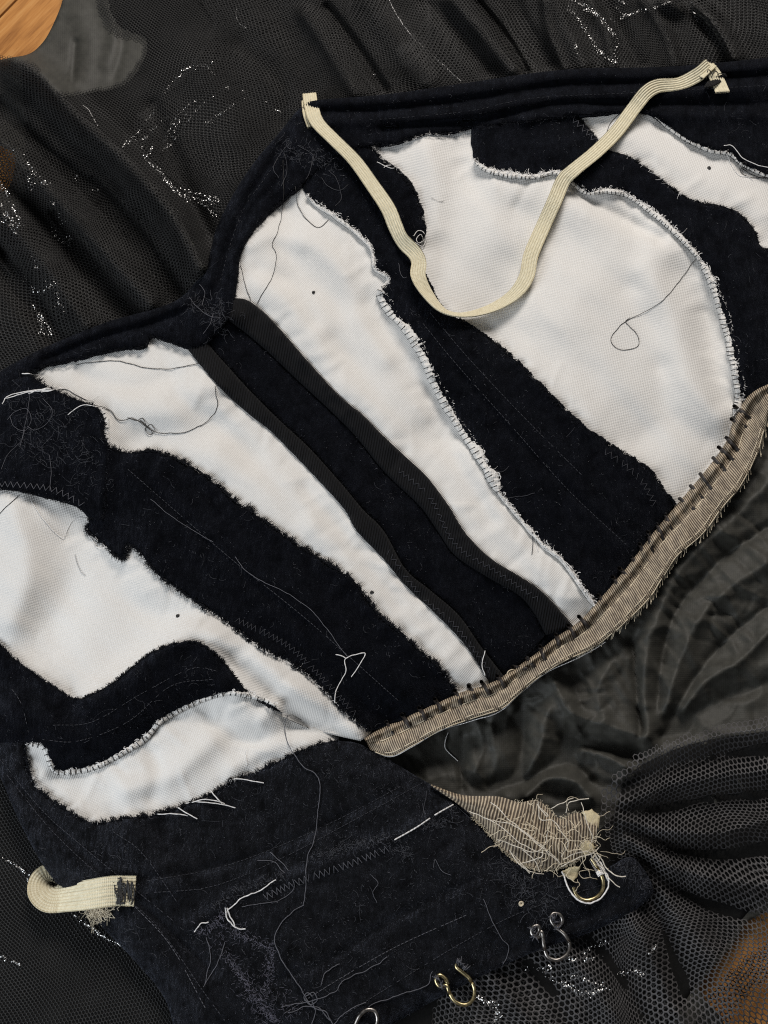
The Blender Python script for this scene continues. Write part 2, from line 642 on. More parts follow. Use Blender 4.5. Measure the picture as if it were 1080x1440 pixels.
b24 = S([(519, 206), (545, 229), (562, 242), (580, 262), (592, 290), (597, 325), (590, 345), (590, 370), (605, 400), (622, 432), (650, 450), (680, 470), (720, 500),
         (750, 530), (780, 560), (810, 590), (850, 620), (880, 637), (915, 662), (935, 690), (950, 708)])
b25 = S([(662, 180), (664, 212), (672, 232), (700, 245), (750, 250), (780, 244), (800, 255), (825, 272), (850, 270), (880, 275), (910, 295), (940, 320), (970, 350),
         (985, 370), (1000, 400), (1011, 430), (1022, 470), (1030, 510), (1037, 550), (1031, 585)])
b34 = S([(424, 262), (440, 285), (470, 305), (500, 328), (521, 350), (526, 378), (545, 392), (533, 412), (548, 440), (570, 465), (588, 492), (603, 525), (620, 560),
         (640, 594), (662, 627), (682, 660), (702, 695), (730, 730), (760, 764), (792, 792), (820, 832), (838, 856)])
b3A = S([(329, 419), (345, 421), (360, 430), (380, 448), (400, 470), (430, 505), (455, 533), (480, 560), (508, 582), (540, 614), (570, 642), (600, 670), (630, 710), (655, 750),
         (690, 785), (730, 810), (760, 830), (785, 856), (806, 880)])
bA2 = S([(300, 438), (330, 455), (375, 492), (420, 535), (460, 572), (500, 612), (540, 662), (590, 710), (615, 745), (640, 780), (685, 810), (730, 836), (752, 862), (768, 892)])
b4B = S([(250, 470), (264, 490), (281, 512), (310, 545), (345, 577), (380, 605), (410, 635), (450, 677), (484, 715), (502, 746), (540, 786), (570, 822), (605, 855), (640, 890), (662, 917), (690, 962)])
bB2 = S([(280, 462), (298, 490), (322, 517), (352, 550), (395, 593), (435, 630), (480, 680), (510, 716), (540, 747), (570, 800), (605, 830), (645, 865), (677, 910), (712, 955)])
b41 = S([(42, 526), (70, 545), (100, 559), (135, 573), (147, 590), (146, 606), (153, 628)])
b42 = S([(153, 628), (170, 634), (190, 636), (215, 634), (240, 642), (270, 657), (300, 676), (325, 700), (355, 720), (390, 745), (425, 770), (465, 795), (495, 815), (515, 840), (536, 867),
         (570, 895), (605, 926), (628, 952), (642, 976)])
b51 = S([(-30, 684), (0, 687), (35, 692), (65, 700), (105, 711), (127, 730)])
b52 = S([(127, 728), (122, 745), (140, 760), (160, 780), (174, 785), (182, 766), (200, 782), (225, 810), (260, 835), (300, 862), (340, 890), (375, 915), (415, 935), (440, 955), (466, 980), (492, 1006), (520, 1028)])
b50 = S([(-30, 890), (0, 906), (15, 921), (40, 941), (70, 961), (105, 982), (130, 975), (165, 955), (195, 930), (225, 911), (260, 902), (285, 907), (310, 925), (330, 950), (350, 975), (385, 998)])
b60 = S([(35, 1047), (60, 1051), (68, 1070), (77, 1085), (100, 1087), (135, 1080), (170, 1062), (205, 1040), (225, 1017), (260, 996), (300, 981), (330, 976), (375, 987), (397, 1002)])
b6K = S([(35, 1047), (37, 1070), (47, 1100), (60, 1115), (90, 1136), (120, 1153), (140, 1157), (175, 1150), (220, 1145), (265, 1130), (300, 1115), (330, 1096), (360, 1085), (395, 1069), (435, 1051), (474, 1041)])
b15 = S([(815, 164), (840, 195), (860, 212), (885, 220), (915, 240), (940, 260), (965, 277), (990, 285), (1020, 291), (1042, 302), (1062, 325), (1072, 348), (1110, 352)])
wIN = S([(1110, 528), (1077, 540), (1050, 557), (1030, 592), (1023, 615), (1006, 642), (988, 665), (955, 704), (920, 745), (882, 794), (860, 820), (838, 846), (815, 872), (780, 897), (755, 918), (715, 945),
         (685, 961), (647, 973), (615, 987), (575, 1005), (540, 1020), (512, 1038)])
wOUT = S([(1120, 545), (1086, 572), (1074, 610), (1066, 638), (1042, 684), (1020, 711), (990, 750), (955, 781), (932, 814), (914, 842), (885, 872), (862, 891), (835, 910), (790, 933), (760, 951), (730, 976),
          (705, 998), (664, 1011), (615, 1030), (580, 1050), (550, 1064), (522, 1056)])
bK = S([(474, 1041), (505, 1046), (540, 1064), (575, 1085), (610, 1106), (640, 1126), (672, 1156), (700, 1184), (740, 1210), (790, 1226), (850, 1222), (885, 1205), (905, 1222), (918, 1250), (908, 1268),
        (880, 1287), (830, 1311), (760, 1335), (690, 1366), (620, 1402), (570, 1430), (500, 1475)])
bKL = S([(250, 1470), (232, 1405), (190, 1352), (130, 1290), (90, 1252), (60, 1216), (25, 1150), (0, 1092), (-30, 1040)])

OUT = cat(bT, [(1110, 528)], wIN[1:], bK, bKL, [(-30, 700)])
fold = lambda pts: np.asarray(pts, float)

# height of the dress bodice -----------------------------------------------------------
B_RIDGES = [  # polyline, height mm, half width px
    ([(20, 1000), (60, 1015), (105, 1035), (170, 1005), (225, 965), (280, 945), (330, 965), (380, 1000)], 5.5, 34),
    ([(130, 985), (210, 935), (262, 890), (300, 893), (360, 930), (430, 980), (500, 1025)], 5.0, 22),
    ([(90, 1080), (130, 1076), (200, 1032), (240, 1002)], -1.5, 12),
    ([(560, 1004), (420, 1010), (330, 930)], -3.5, 26),
    ([(100, 760), (95, 830), (60, 900)], -4.0, 40),
    ([(210, 760), (230, 830), (300, 890)], 2.0, 40),
    ([(150, 650), (210, 615), (300, 610), (350, 640)], -1.8, 24),
    ([(170, 560), (230, 575), (300, 540)], 2.4, 30),
    ([(310, 640), (400, 700), (520, 820), (640, 940)], 1.8, 28),
    ([(400, 300), (420, 380), (480, 420)], -2.2, 26),
    ([(370, 400), (420, 440), (470, 520), (560, 590)], 2.2, 28),
    ([(520, 430), (570, 510), (640, 610)], -2.4, 18),
    ([(660, 660), (720, 750), (800, 840)], 2.0, 22),
    ([(800, 262), (860, 300), (930, 335)], -2.4, 9),
    ([(700, 268), (760, 275), (850, 325), (930, 362)], 2.6, 30),
    ([(905, 380), (945, 440), (958, 500), (975, 535), (1015, 580)], 3.6, 26),
    ([(992, 440), (1005, 510), (1018, 560)], -3.0, 18),
    ([(640, 260), (630, 330), (680, 420)], -2.0, 45),
    ([(820, 400), (800, 470), (850, 560)], 2.4, 55),
    ([(700, 330), (640, 380)], 1.5, 40),
    ([(880, 190), (960, 235), (1080, 300)], 2.0, 26),
    ([(930, 330), (1000, 350), (1060, 460), (1060, 540)], 2.0, 30),
    ([(350, 345), (385, 330), (420, 345)], 1.6, 14),
    ([(365, 380), (410, 400), (440, 450)], -1.6, 14),
    ([(430, 330), (470, 370), (500, 430), (545, 500)], 1.8, 18),
    ([(470, 480), (520, 540), (600, 620)], -1.6, 16),
    ([(610, 600), (650, 660), (690, 730)], -1.8, 14),
    ([(600, 210), (615, 260), (610, 320)], 2.2, 20),
    ([(650, 200), (660, 250), (720, 300)], -1.6, 20),
    ([(760, 290), (745, 360), (700, 430)], -1.2, 34),
    ([(690, 470), (760, 480), (830, 530), (900, 610)], -2.0, 26),
    ([(880, 300), (900, 340), (890, 400)], -1.8, 22),
    ([(930, 520), (940, 580), (990, 620)], -1.6, 20),
    ([(120, 530), (190, 545), (240, 530)], -1.5, 14),
    ([(250, 560), (330, 620), (420, 720)], -1.4, 16),
    ([(430, 690), (490, 760), (560, 850)], -1.5, 13),
    ([(20, 720), (40, 800), (20, 870)], 2.0, 22),
    ([(150, 790), (190, 850), (270, 870), (340, 905)], -1.5, 20),
    ([(180, 1110), (240, 1090), (300, 1040)], 2.2, 18),
    ([(215, 1060), (222, 1090), (215, 1120)], -1.1, 12),
    ([(290, 1010), (330, 1040), (400, 1030)], -1.8, 16),
    ([(330, 1080), (380, 1050), (440, 1040)], 1.4, 12),
    # folds of the velvet top edge
    ([(450, 142), (540, 140), (660, 125), (800, 104), (900, 103), (1090, 90)], 2.6, 11),
    ([(455, 158), (540, 155), (660, 142), (780, 122), (900, 118), (1090, 106)], -1.6, 6),
    ([(470, 170), (560, 167), (660, 157), (760, 140), (880, 132), (1090, 122)], 2.2, 10),
    ([(540, 180), (660, 172), (740, 155), (800, 145), (900, 148), (1090, 146)], -1.6, 5),
    ([(740, 168), (800, 156), (900, 160), (1090, 165)], 1.4, 9),
    ([(405, 190), (375, 235), (345, 285), (322, 340), (308, 395)], -1.6, 5),
    ([(415, 215), (385, 260), (350, 300), (332, 350)], -1.2, 4),
    ([(395, 196), (362, 240), (335, 285), (312, 340), (296, 395)], 1.8, 9),
    ([(290, 420), (220, 452), (140, 475), (60, 506)], -1.8, 5),
    ([(265, 428), (200, 448), (120, 472), (40, 508)], 1.8, 9),
    ([(255, 425), (300, 455), (330, 440)], 2.0, 16),
    # black central band
    ([(350, 470), (450, 570), (560, 690), (680, 830), (750, 890)], -2.4, 26),
    ([(150, 650), (250, 720), (330, 790), (460, 890), (560, 980)], 1.8, 36),
    ([(215, 690), (330, 800), (430, 880)], -1.0, 6),
    ([(150, 600), (152, 680), (146, 730)], 1.2, 10),
    ([(640, 520), (720, 610), (800, 690), (880, 760)], -0.9, 5),
    ([(560, 300), (590, 420), (700, 560), (850, 720)], 1.2, 30),
    # back panel seams
    ([(0, 1110), (60, 1180), (130, 1240), (200, 1310), (290, 1430)], 1.4, 22),
    ([(20, 1100), (80, 1165), (150, 1235), (230, 1300), (300, 1370)], -0.9, 5),
    ([(200, 1235), (300, 1220), (380, 1195), (500, 1140), (580, 1095)], -0.9, 6),
    ([(180, 1170), (200, 1200), (240, 1240)], 2.5, 22),
    ([(270, 1300), (340, 1255), (440, 1225), (560, 1175), (640, 1130)], 1.3, 10),
    ([(360, 1390), (460, 1350), (560, 1290), (680, 1230)], -0.8, 6),
    ([(620, 1398), (760, 1330), (880, 1280)], 1.2, 12),
    ([(560, 1440), (700, 1350), (880, 1262)], -0.8, 8),
]
_g = np.random.default_rng(8)
for _b, _side in ((b24, -1), (b25, -1), (b34, -1), (b3A, 1), (b4B, -1), (b42, -1), (b52, -1), (b50, -1), (b60, -1), (b6K, -1), (b15, -1)):
    _nn = normals2(_b)
    for _i in range(4, len(_b) - 4, 8):          # little pulls running into the seams
        _i = int(np.clip(_i + _g.integers(-3, 4), 0, len(_b) - 1))
        _d = _nn[_i] * _side * (1 if _g.random() < 0.8 else -1) + np.array([-_nn[_i][1], _nn[_i][0]]) * _g.normal(0, 0.5)
        _L = _g.uniform(14, 48)
        B_RIDGES.append(([tuple(_b[_i] - 4 * _d), tuple(_b[_i] + _d * _L)], _g.choice([-1, 1]) * _g.uniform(0.15, 0.5), _g.uniform(3.5, 7)))
B_RIDGES = [(smooth(fold(a), 12), h_, w_) for a, h_, w_ in B_RIDGES]


def h_bodice(px, py):
    px = np.asarray(px, float); py = np.asarray(py, float)
    z = 17.0 + 2.2 * fbm(px, py, 190, 2, 5) + 0.75 * fbm(0.55 * (px + py), 1.3 * (py - px), 75, 2, 9) + 0.10 * fbm(px, py, 24, 2, 21)
    for pts, a, wd in B_RIDGES:
        x0, y0 = pts.min(0) - 3 * wd; x1, y1 = pts.max(0) + 3 * wd
        m = (px > x0) & (px < x1) & (py > y0) & (py < y1)
        if m.any():
            z[m] += 1.4 * a * np.exp(-(pdist(px[m], py[m], pts, False, 3 * wd) / wd) ** 2)
    dl = np.full(px.shape, 45.0)     # cloth puckers where it is sewn
    for bb in (b24, b25, b34, b3A, b4B, b41, b42, b51, b52, b50, b60, b6K, b15, bIN[0], bIN[2], bIN[4], bIN[6]):
        dl = np.minimum(dl, pdist(px, py, bb[::3], False, 45))
    z += 1.0 * np.exp(-dl / 13) * fbm(px, py, 26, 2, 27)
    d = pdist(px, py, OUT_S, True, 110)
    z -= 4.5 * np.exp(-d / 22)
    return z * 1e-3


OUT_S = OUT[::4]
GX0, GY0, GS = -80.0, -80.0, 2.0
GNX, GNY = 640, 820
_gx, _gy = np.meshgrid(GX0 + GS * np.arange(GNX), GY0 + GS * np.arange(GNY))


def rastered(fn):
    """tabulate a height function once, then read it back bilinearly"""
    tab = fn(_gx, _gy)

    def look(px, py):
        return sample(tab, px, py)
    return look


def sample(tab, px, py):
    x = np.clip((np.asarray(px, float) - GX0) / GS, 0, GNX - 1.001); y = np.clip((np.asarray(py, float) - GY0) / GS, 0, GNY - 1.001)
    ix = x.astype(int); iy = y.astype(int)
    fx = x - ix; fy = y - iy
    return (tab[iy, ix] * (1 - fx) + tab[iy, ix + 1] * fx) * (1 - fy) + (tab[iy + 1, ix] * (1 - fx) + tab[iy + 1, ix + 1] * fx) * fy


h_bodice = rastered(h_bodice)

S_RIDGES = [
    ([(20, 85), (60, 110), (110, 165), (170, 220), (240, 300), (280, 375)], 6.0, 20),
    ([(0, 150), (60, 215), (120, 265), (190, 340), (245, 415)], -3.0, 14),
    ([(0, 200), (70, 270), (140, 345), (210, 425)], 3.5, 16),
    ([(0, 245), (50, 300), (110, 370), (170, 440)], -2.5, 12),
    ([(0, 300), (60, 370), (120, 455)], 3.5, 18),
    ([(0, 380), (50, 440), (80, 480)], -2.5, 14),
    ([(280, 90), (330, 200), (330, 270)], 1.8, 40),
    ([(380, 0), (420, 60), (440, 120)], -1.5, 24),
    ([(520, 0), (560, 60), (600, 110)], 2.4, 20),
    ([(600, 0), (640, 40), (690, 100)], -1.8, 14),
    ([(640, 0), (690, 60), (720, 95)], 2.6, 14),
    ([(720, 0), (740, 40), (770, 90)], -2.4, 14),
    ([(780, 0), (800, 50), (820, 90)], 2.4, 14),
    ([(850, 0), (880, 50), (900, 90)], -2.0, 14),
    ([(930, 0), (990, 20), (1030, 80)], 3.5, 14),
    ([(960, 0), (1010, 60), (1020, 90)], -2.5, 9),
    ([(106, 60), (104, 90), (100, 115)], -0.7, 5),
    ([(150, 10), (160, 50), (150, 90)], 0.5, 9),
    ([(170, 30), (172, 70), (160, 110)], -0.4, 6),
    ([(110, 20), (125, 60), (120, 110)], 0.5, 14),
    ([(430, 20), (470, 80), (500, 130)], 2.0, 12),
    ([(460, 10), (505, 70), (540, 125)], -2.0, 8),
    ([(340, 60), (400, 120), (400, 170)], -1.2, 14),
    ([(215, 150), (250, 230), (290, 330)], -1.6, 14),
    ([(-10, 340), (40, 400), (75, 470)], -3.0, 7),
    ([(75, 300), (130, 370), (190, 440)], -2.6, 7),
    ([(130, 255), (190, 320), (250, 410)], -2.2, 6),
    ([(670, 0), (710, 50), (740, 100)], -2.2, 6),
    ([(765, 0), (775, 50), (795, 95)], 1.8, 8),
    ([(830, 0), (855, 50), (860, 92)], 1.5, 9),
    ([(905, 0), (935, 45), (950, 90)], 2.0, 10),
    # rumpled lining right of the waist
    ([(1080, 680), (1020, 740), (960, 800), (920, 880), (905, 960), (912, 1035)], 4.5, 22),
    ([(1080, 740), (1010, 790), (950, 860), (930, 930), (925, 990)], -3.5, 12),
    ([(1080, 790), (1000, 850), (960, 920), (935, 1000)], 3.5, 15),
    ([(1080, 850), (1020, 900), (980, 950), (945, 1010)], -3.0, 11),
    ([(1080, 890), (1040, 930), (990, 960), (960, 1000)], 3.5, 12),
    ([(890, 900), (895, 960), (900, 1030)], -4.5, 8),
    ([(780, 960), (800, 1000), (850, 1020), (905, 1036)], 4.0, 12),
    ([(860, 930), (840, 970), (850, 1010)], 2.5, 12),
    ([(730, 990), (735, 1040), (730, 1090)], -4.5, 12),
    ([(690, 1020), (700, 1060), (690, 1100)], 2.0, 16),
    ([(650, 1030), (648, 1080), (650, 1110)], -2.5, 6),
    ([(770, 1000), (760, 1050), (740, 1090)], 3.5, 14),
    ([(800, 1045), (850, 1050), (890, 1060)], -7.0, 16),
    ([(690, 1105), (740, 1095), (800, 1070), (830, 1100)], -5.0, 14),
    ([(960, 1020), (930, 1035)], -5.0, 12),
    ([(1080, 960), (1000, 990), (960, 1015)], -4.0, 18),
    ([(740, 1120), (770, 1095), (810, 1100), (830, 1120)], 5.0, 12),
    ([(820, 1055), (850, 1062), (880, 1078)], 5.5, 9),
    ([(1090, 610), (1060, 680), (1000, 760), (930, 840), (880, 905), (800, 960), (700, 1020), (560, 1085)], -2.0, 20),
]
_g = np.random.default_rng(5)
_wn = normals2(wOUT)
for _i in range(14, len(wOUT) - 12, 5):        # gathers of the lining where it hangs from the waist ribbon
    _i = int(_i + _g.integers(-2, 3)); _a = wOUT[_i][:2]
    _d = -_wn[_i] if (-_wn[_i])[0] + (-_wn[_i])[1] > 0 else _wn[_i]
    _L = _g.uniform(50, 170); _th = _g.normal(0, 0.35); _c, _s = math.cos(_th), math.sin(_th)
    _d2 = np.array([_d[0] * _c - _d[1] * _s, _d[0] * _s + _d[1] * _c])
    S_RIDGES.append(([tuple(_a - _d * 6), tuple(_a + _d * _L * 0.5), tuple(_a + (_d + _d2) * _L * 0.5)], _g.choice([-1, 1]) * _g.uniform(0.4, 1.1), _g.uniform(3.5, 8)))
for _i in range(60):                           # sharp little creases
    _a = np.array([_g.uniform(640, 1090), _g.uniform(640, 1080)])
    _th = _g.choice([0.9, 2.3]) + _g.normal(0, 0.5); _L = _g.uniform(25, 90)
    _d = np.array([math.cos(_th), math.sin(_th)])
    S_RIDGES.append(([tuple(_a), tuple(_a + _d * _L * 0.5 + _g.normal(0, 5, 2)), tuple(_a + _d * _L)], _g.choice([-1, 1]) * _g.uniform(0.4, 1.1), _g.uniform(3.0, 5.0)))
S_RIDGES = [(smooth(fold(a), 12), h_, w_) for a, h_, w_ in S_RIDGES]


def h_skirt(px, py):
    """the black lining of the skirt"""
    px = np.asarray(px, float); py = np.asarray(py, float)
    z = 7.5 + 1.0 * fbm(px, py, 160, 2, 31)
    ss = lambda v: np.clip(v, 0, 1)
    k = ss((px - 520) / 120) * ss((py - 560) / 60) * ss((1180 - py) / 60)
    wx = px + 9 * fbm(px, py, 80, 2, 48); wy = py + 9 * fbm(px, py, 80, 2, 49)
    r1 = np.clip(1 - 1.6 * np.abs(vnoise((wx + 0.5 * wy) / 95, wy / 70, 44)), 0, 1)
    r2 = np.clip(1 - 2.0 * np.abs(vnoise((wx - 0.7 * wy) / 60, wy / 48, 45)), 0, 1)
    r3 = np.clip(1 - 2.4 * np.abs(vnoise(wx / 34, (wy + 0.4 * wx) / 26, 46)), 0, 1)
    r4 = np.clip(1 - 2.6 * np.abs(vnoise((wx - 0.3 * wy) / 19, (wy + 0.2 * wx) / 15, 51)), 0, 1)
    z = z + k * (2.6 * r1 + 1.8 * r2 + 0.7 * r3 + 0.2 * r4 - 2.0)
    for pts, a, wd in S_RIDGES:
        x0, y0 = pts.min(0) - 3 * wd; x1, y1 = pts.max(0) + 3 * wd
        m = (px > x0) & (px < x1) & (py > y0) & (py < y1)
        if m.any():
            dd = pdist(px[m], py[m], pts, False, 3 * wd) / wd
            z[m] += 2.6 * a * np.exp(-dd ** 2) if pts[0][1] < 500 else 2.1 * a * np.exp(-np.sqrt(dd * dd + 0.03) * 1.25)
    z = np.maximum(z, 1.8 + 0.6 * fbm(px, py, 40, 2, 50))
    return z * 1e-3


h_skirt = rastered(h_skirt)
TOP = h_skirt(_gx, _gy) + 0.0006


# ------------------------------------------------------------------ floor
floor = obj('floor', [(-1, -1, -0.02), (1, -1, -0.02), (1, 1, -0.02), (-1, 1, -0.02)], [[0, 1, 2, 3]], WOOD, None)
floor['kind'] = 'structure'
FA = R(58)
fw = 0.062
for i in range(-6, 7):
    c = np.array([-math.sin(FA), math.cos(FA)]) * (i * (fw + 0.0012) + 0.013)
    d = np.array([math.cos(FA), math.sin(FA)]); nrm = np.array([-math.sin(FA), math.cos(FA)])
    L_ = 0.55
    cs = []
    for zz, ins in ((-0.019, 0), (-0.001, 0), (0.0, 0.001)):
        for a, b in ((-1, -1), (1, -1), (1, 1), (-1, 1)):
            q = c + d * a * (L_ - ins) + nrm * b * (fw / 2 - ins)
            cs.append((q[0], q[1], zz - 0.0004 * (i % 2)))
    fs = [[8, 9, 10, 11]]
    for r0 in (0, 4):
        for k in range(4):
            fs.append([r0 + k, r0 + (k + 1) % 4, r0 + 4 + (k + 1) % 4, r0 + 4 + k])
    v = np.array(cs)
    ctr = np.array([c[0], c[1], 0])
    rot = np.array([[math.cos(-FA), -math.sin(-FA), 0], [math.sin(-FA), math.cos(-FA), 0], [0, 0, 1]])
    me = bpy.data.meshes.new('plank')
    me.from_pydata(((v - ctr) @ rot.T).tolist(), [], fs)
    me.materials.append(WOOD)
    o = bpy.data.objects.new('plank', me)
    col.objects.link(o)
    o.location = ctr - np.array(floor.location)
    o.rotation_euler = (0, 0, FA)
    o.parent = floor

# ------------------------------------------------------------------ skirt: lining, net, glitter
skirt = empty('tulle_skirt', (0, 0, 0), 'black tulle skirt with silver glitter swirls and dark rumpled lining spread under the bodice', 'skirt')
SAT_OUT = cat(S([(92, -40), (88, 0), (72, 40), (58, 62), (40, 76), (10, 82), (-60, 96)]), S([(-60, 96), (-58, 180), (-8, 198), (18, 212), (20, 240), (6, 268), (-50, 282), (-60, 320)], 6), S([(-60, 320), (-50, 700), (-60, 1480)], 20), S([(-60, 1480), (930, 1480), (985, 1385), (1030, 1330), (1060, 1290), (1140, 1270)], 6),
              S([(1140, 1270), (1140, -40)], 20), S([(1140, -40), (92, -40)], 20))
sheet('lining', SAT_OUT, h_skirt, 0, 0.4, SATIN, skirt, s=3.6, edge=4, wall=0.003)
for ext in (cat(S([(-50, 330), (-50, 1490)], 20), S([(-50, 1490), (-240, 1470), (-330, 1150), (-300, 800), (-200, 480), (-50, 330)], 20)[:-1]),
            cat(S([(-50, 1470), (930, 1470)], 20), S([(930, 1470), (850, 1620), (560, 1740), (150, 1730), (-80, 1640), (-50, 1470)], 20)[:-1]),
            cat(S([(1130, 1262), (1130, -30)], 20), S([(1130, -30), (1330, -60), (1440, 300), (1420, 800), (1330, 1180), (1130, 1262)], 20)[:-1]),
            cat(S([(1130, -30), (96, -30)], 20), S([(96, -30), (150, -180), (420, -330), (900, -300), (1200, -200), (1130, -30)], 20)[:-1])):
    sheet('lining', ext, lambda x, y: h_skirt(x, y) + 0.0015 * fbm(x, y, 60, 2, 77), -0.3, 0.4, SATIN, skirt, s=12.0, edge=4, wall=0.004, top=False)


NET_HEAP = m_net((0.070, 0.067, 0.068), 'charcoal_net')


DARK = m_plain('net_shade_black', (0.0075, 0.0072, 0.007), 0.85, Specular_IOR_Level=0.15)  # painted shade: for opaque black sheets added to darken the holes of the net
U1 = cat(S([(135, -60), (160, 30), (205, 60), (182, 112), (135, 128), (90, 132), (66, 112), (44, 92), (30, 95), (34, 190), (30, 240), (24, 290), (-60, 310)]), [(-60, 700), (300, 620), (600, 300), (1140, 180), (1140, -60)])
sheet('net_shade_sheet', U1, h_skirt, 0.3, 0.3, DARK, skirt, s=6.0, edge=3, wall=0.0004)
U2 = cat([(-60, 900), (0, 900), (200, 1200), (340, 1490), (-60, 1490)])
sheet('net_shade_sheet', U2, h_skirt, 0.3, 0.3, DARK, skirt, s=7.0, edge=3, wall=0.0004)
U3 = cat([(500, 1490), (600, 1350)], S([(800, 1200), (860, 1150), (880, 1095), (930, 1062), (1000, 1040), (1140, 1020)]), S([(1140, 1230), (1060, 1275), (1020, 1330), (975, 1390), (915, 1490)]))
sheet('net_shade_sheet', U3, h_skirt, 0.5, 0.3, DARK, skirt, s=7.0, edge=3, wall=0.0004)


def net(name, region, hf, pitch, wall_r, seed, ang, mat=NET, jitter=0.05, warp=0.0, label=None):
    """bobbinet: hexagonal meshes, each with its own ring of thread"""
    region = np.asarray(region, float)
    zr = 0.010
    c = P(region[:, 0], region[:, 1], zr)
    x0, y0 = c[:, :2].min(0) - 0.01; x1, y1 = c[:, :2].max(0) + 0.01
    mid = np.array([(x0 + x1) / 2, (y0 + y1) / 2])
    rad = math.hypot(x1 - x0, y1 - y0) / 2
    n = int(rad / pitch) + 2
    ii, jj = np.meshgrid(np.arange(-n, n + 1), np.arange(-int(n / 0.866) - 1, int(n / 0.866) + 2))
    a = (ii + 0.5 * (jj % 2)) * pitch; b = jj * pitch * 0.866
    a, b = a.ravel(), b.ravel()
    rr = pitch / math.sqrt(3)
    ka = np.radians(np.arange(6) * 60 + 30)
    ox = a[:, None] + rr * np.cos(ka); oy = b[:, None] + rr * np.sin(ka)
    ca, sa = math.cos(ang), math.sin(ang)

    def place(u, v, sc):
        # shared jitter: keyed on the lattice position so that neighbours stay joined
        ju = vnoise(u / pitch * 3.1, v / pitch * 3.3, seed) * jitter * pitch; jv = vnoise(u / pitch * 3.3 + 50, v / pitch * 2.9, seed + 1) * jitter * pitch
        wu = warp * fbm(u * 1000, v * 1000, 45, 2, seed + 2) * 1e-3; wv = warp * fbm(u * 1000 + 400, v * 1000, 45, 2, seed + 3) * 1e-3
        u2 = u + ju + wu; v2 = v + jv + wv
        return mid[0] + u2 * ca - v2 * sa, mid[1] + u2 * sa + v2 * ca
    X, Y = place(ox, oy, 1)
    cx, cy = X.mean(1, keepdims=True), Y.mean(1, keepdims=True)
    px, py = unP(cx[:, 0], cy[:, 0], zr)
    m = inside(px, py, region) & (px > -30) & (px < 1110) & (py > -30) & (py < 1470)
    m &= ~(inside(px, py, OUT_IN))
    X, Y, cx, cy = X[m], Y[m], cx[m], cy[m]
    k = 1 - wall_r
    XI = cx + (X - cx) * k; YI = cy + (Y - cy) * k
    N_ = len(X)
    AX = np.concatenate([X, XI], 1).ravel(); AY = np.concatenate([Y, YI], 1).ravel()
    px, py = unP(AX, AY, zr)
    z = hf(px, py).reshape(N_, 12)
    z[:, :6] += 0.00014
    V = P(px, py, z.ravel())
    base = (np.arange(N_) * 12)[:, None, None]
    q = np.array([[i, (i + 1) % 6, 6 + (i + 1) % 6, 6 + i] for i in range(6)])[None]
    f = (base + q).reshape(-1, 4)
    o = obj(name, V, f, mat, skirt, None, False, label)
    o['kind'] = 'stuff'
    return o


OUT_IN = grow(OUT[::3], -26)
h_net1 = lambda x, y: h_skirt(x, y) + (1.0 + 0.3 * fbm(x, y, 40, 2, 61)) * 1e-3
h_net2 = lambda x, y: h_skirt(x, y) + (2.4 + 0.7 * fbm(x, y, 60, 2, 62)) * 1e-3
TOPNET = cat(S([(125, -40), (150, 40), (200, 62), (175, 110), (130, 125), (85, 128), (60, 105), (40, 86), (-60, 92)]), [(-60, 700), (200, 700), (600, 500), (1130, 300), (1130, -40)])
net('net_layer', TOPNET, h_net1, 0.00175, 0.24, 3, 0.3, warp=4)
TOPNET2 = cat(S([(30, 82), (100, 150), (180, 220), (250, 300), (330, 250), (430, 190), (520, 140)]), S([(520, 140), (300, 90), (260, 40), (300, -40)]), [(1130, -40), (1130, 300), (600, 500), (200, 700), (-60, 700), (-60, 80)])
TOPNET2b = cat(S([(-60, 82), (30, 84), (100, 150), (180, 220), (250, 300), (300, 420)]), [(200, 700), (-60, 700)])
net('net_layer', TOPNET2b, h_net2, 0.00175, 0.24, 13, 0.75, warp=5)
TOPNET2c = cat(S([(560, -40), (600, 20), (560, 70), (580, 110), (640, 200)]), [(1130, 200), (1130, -40)])
net('net_layer', TOPNET2c, h_net2, 0.00185, 0.24, 17, 0.1, warp=6)
TOPNET2d = cat(S([(240, -40), (300, 30), (270, 90), (230, 130), (190, 180), (250, 260), (310, 300)]), [(420, 250), (620, 200), (600, -40)])
net('net_layer', TOPNET2d, h_net2, 0.0017, 0.22, 19, -0.25, warp=7)
BL = cat([(-60, 900), (-10, 1000)], S([(40, 1120), (140, 1230), (300, 1420), (320, 1490)]), [(-60, 1490)])
net('net_layer', BL, h_net1, 0.0014, 0.22, 23, 0.2, warp=4)

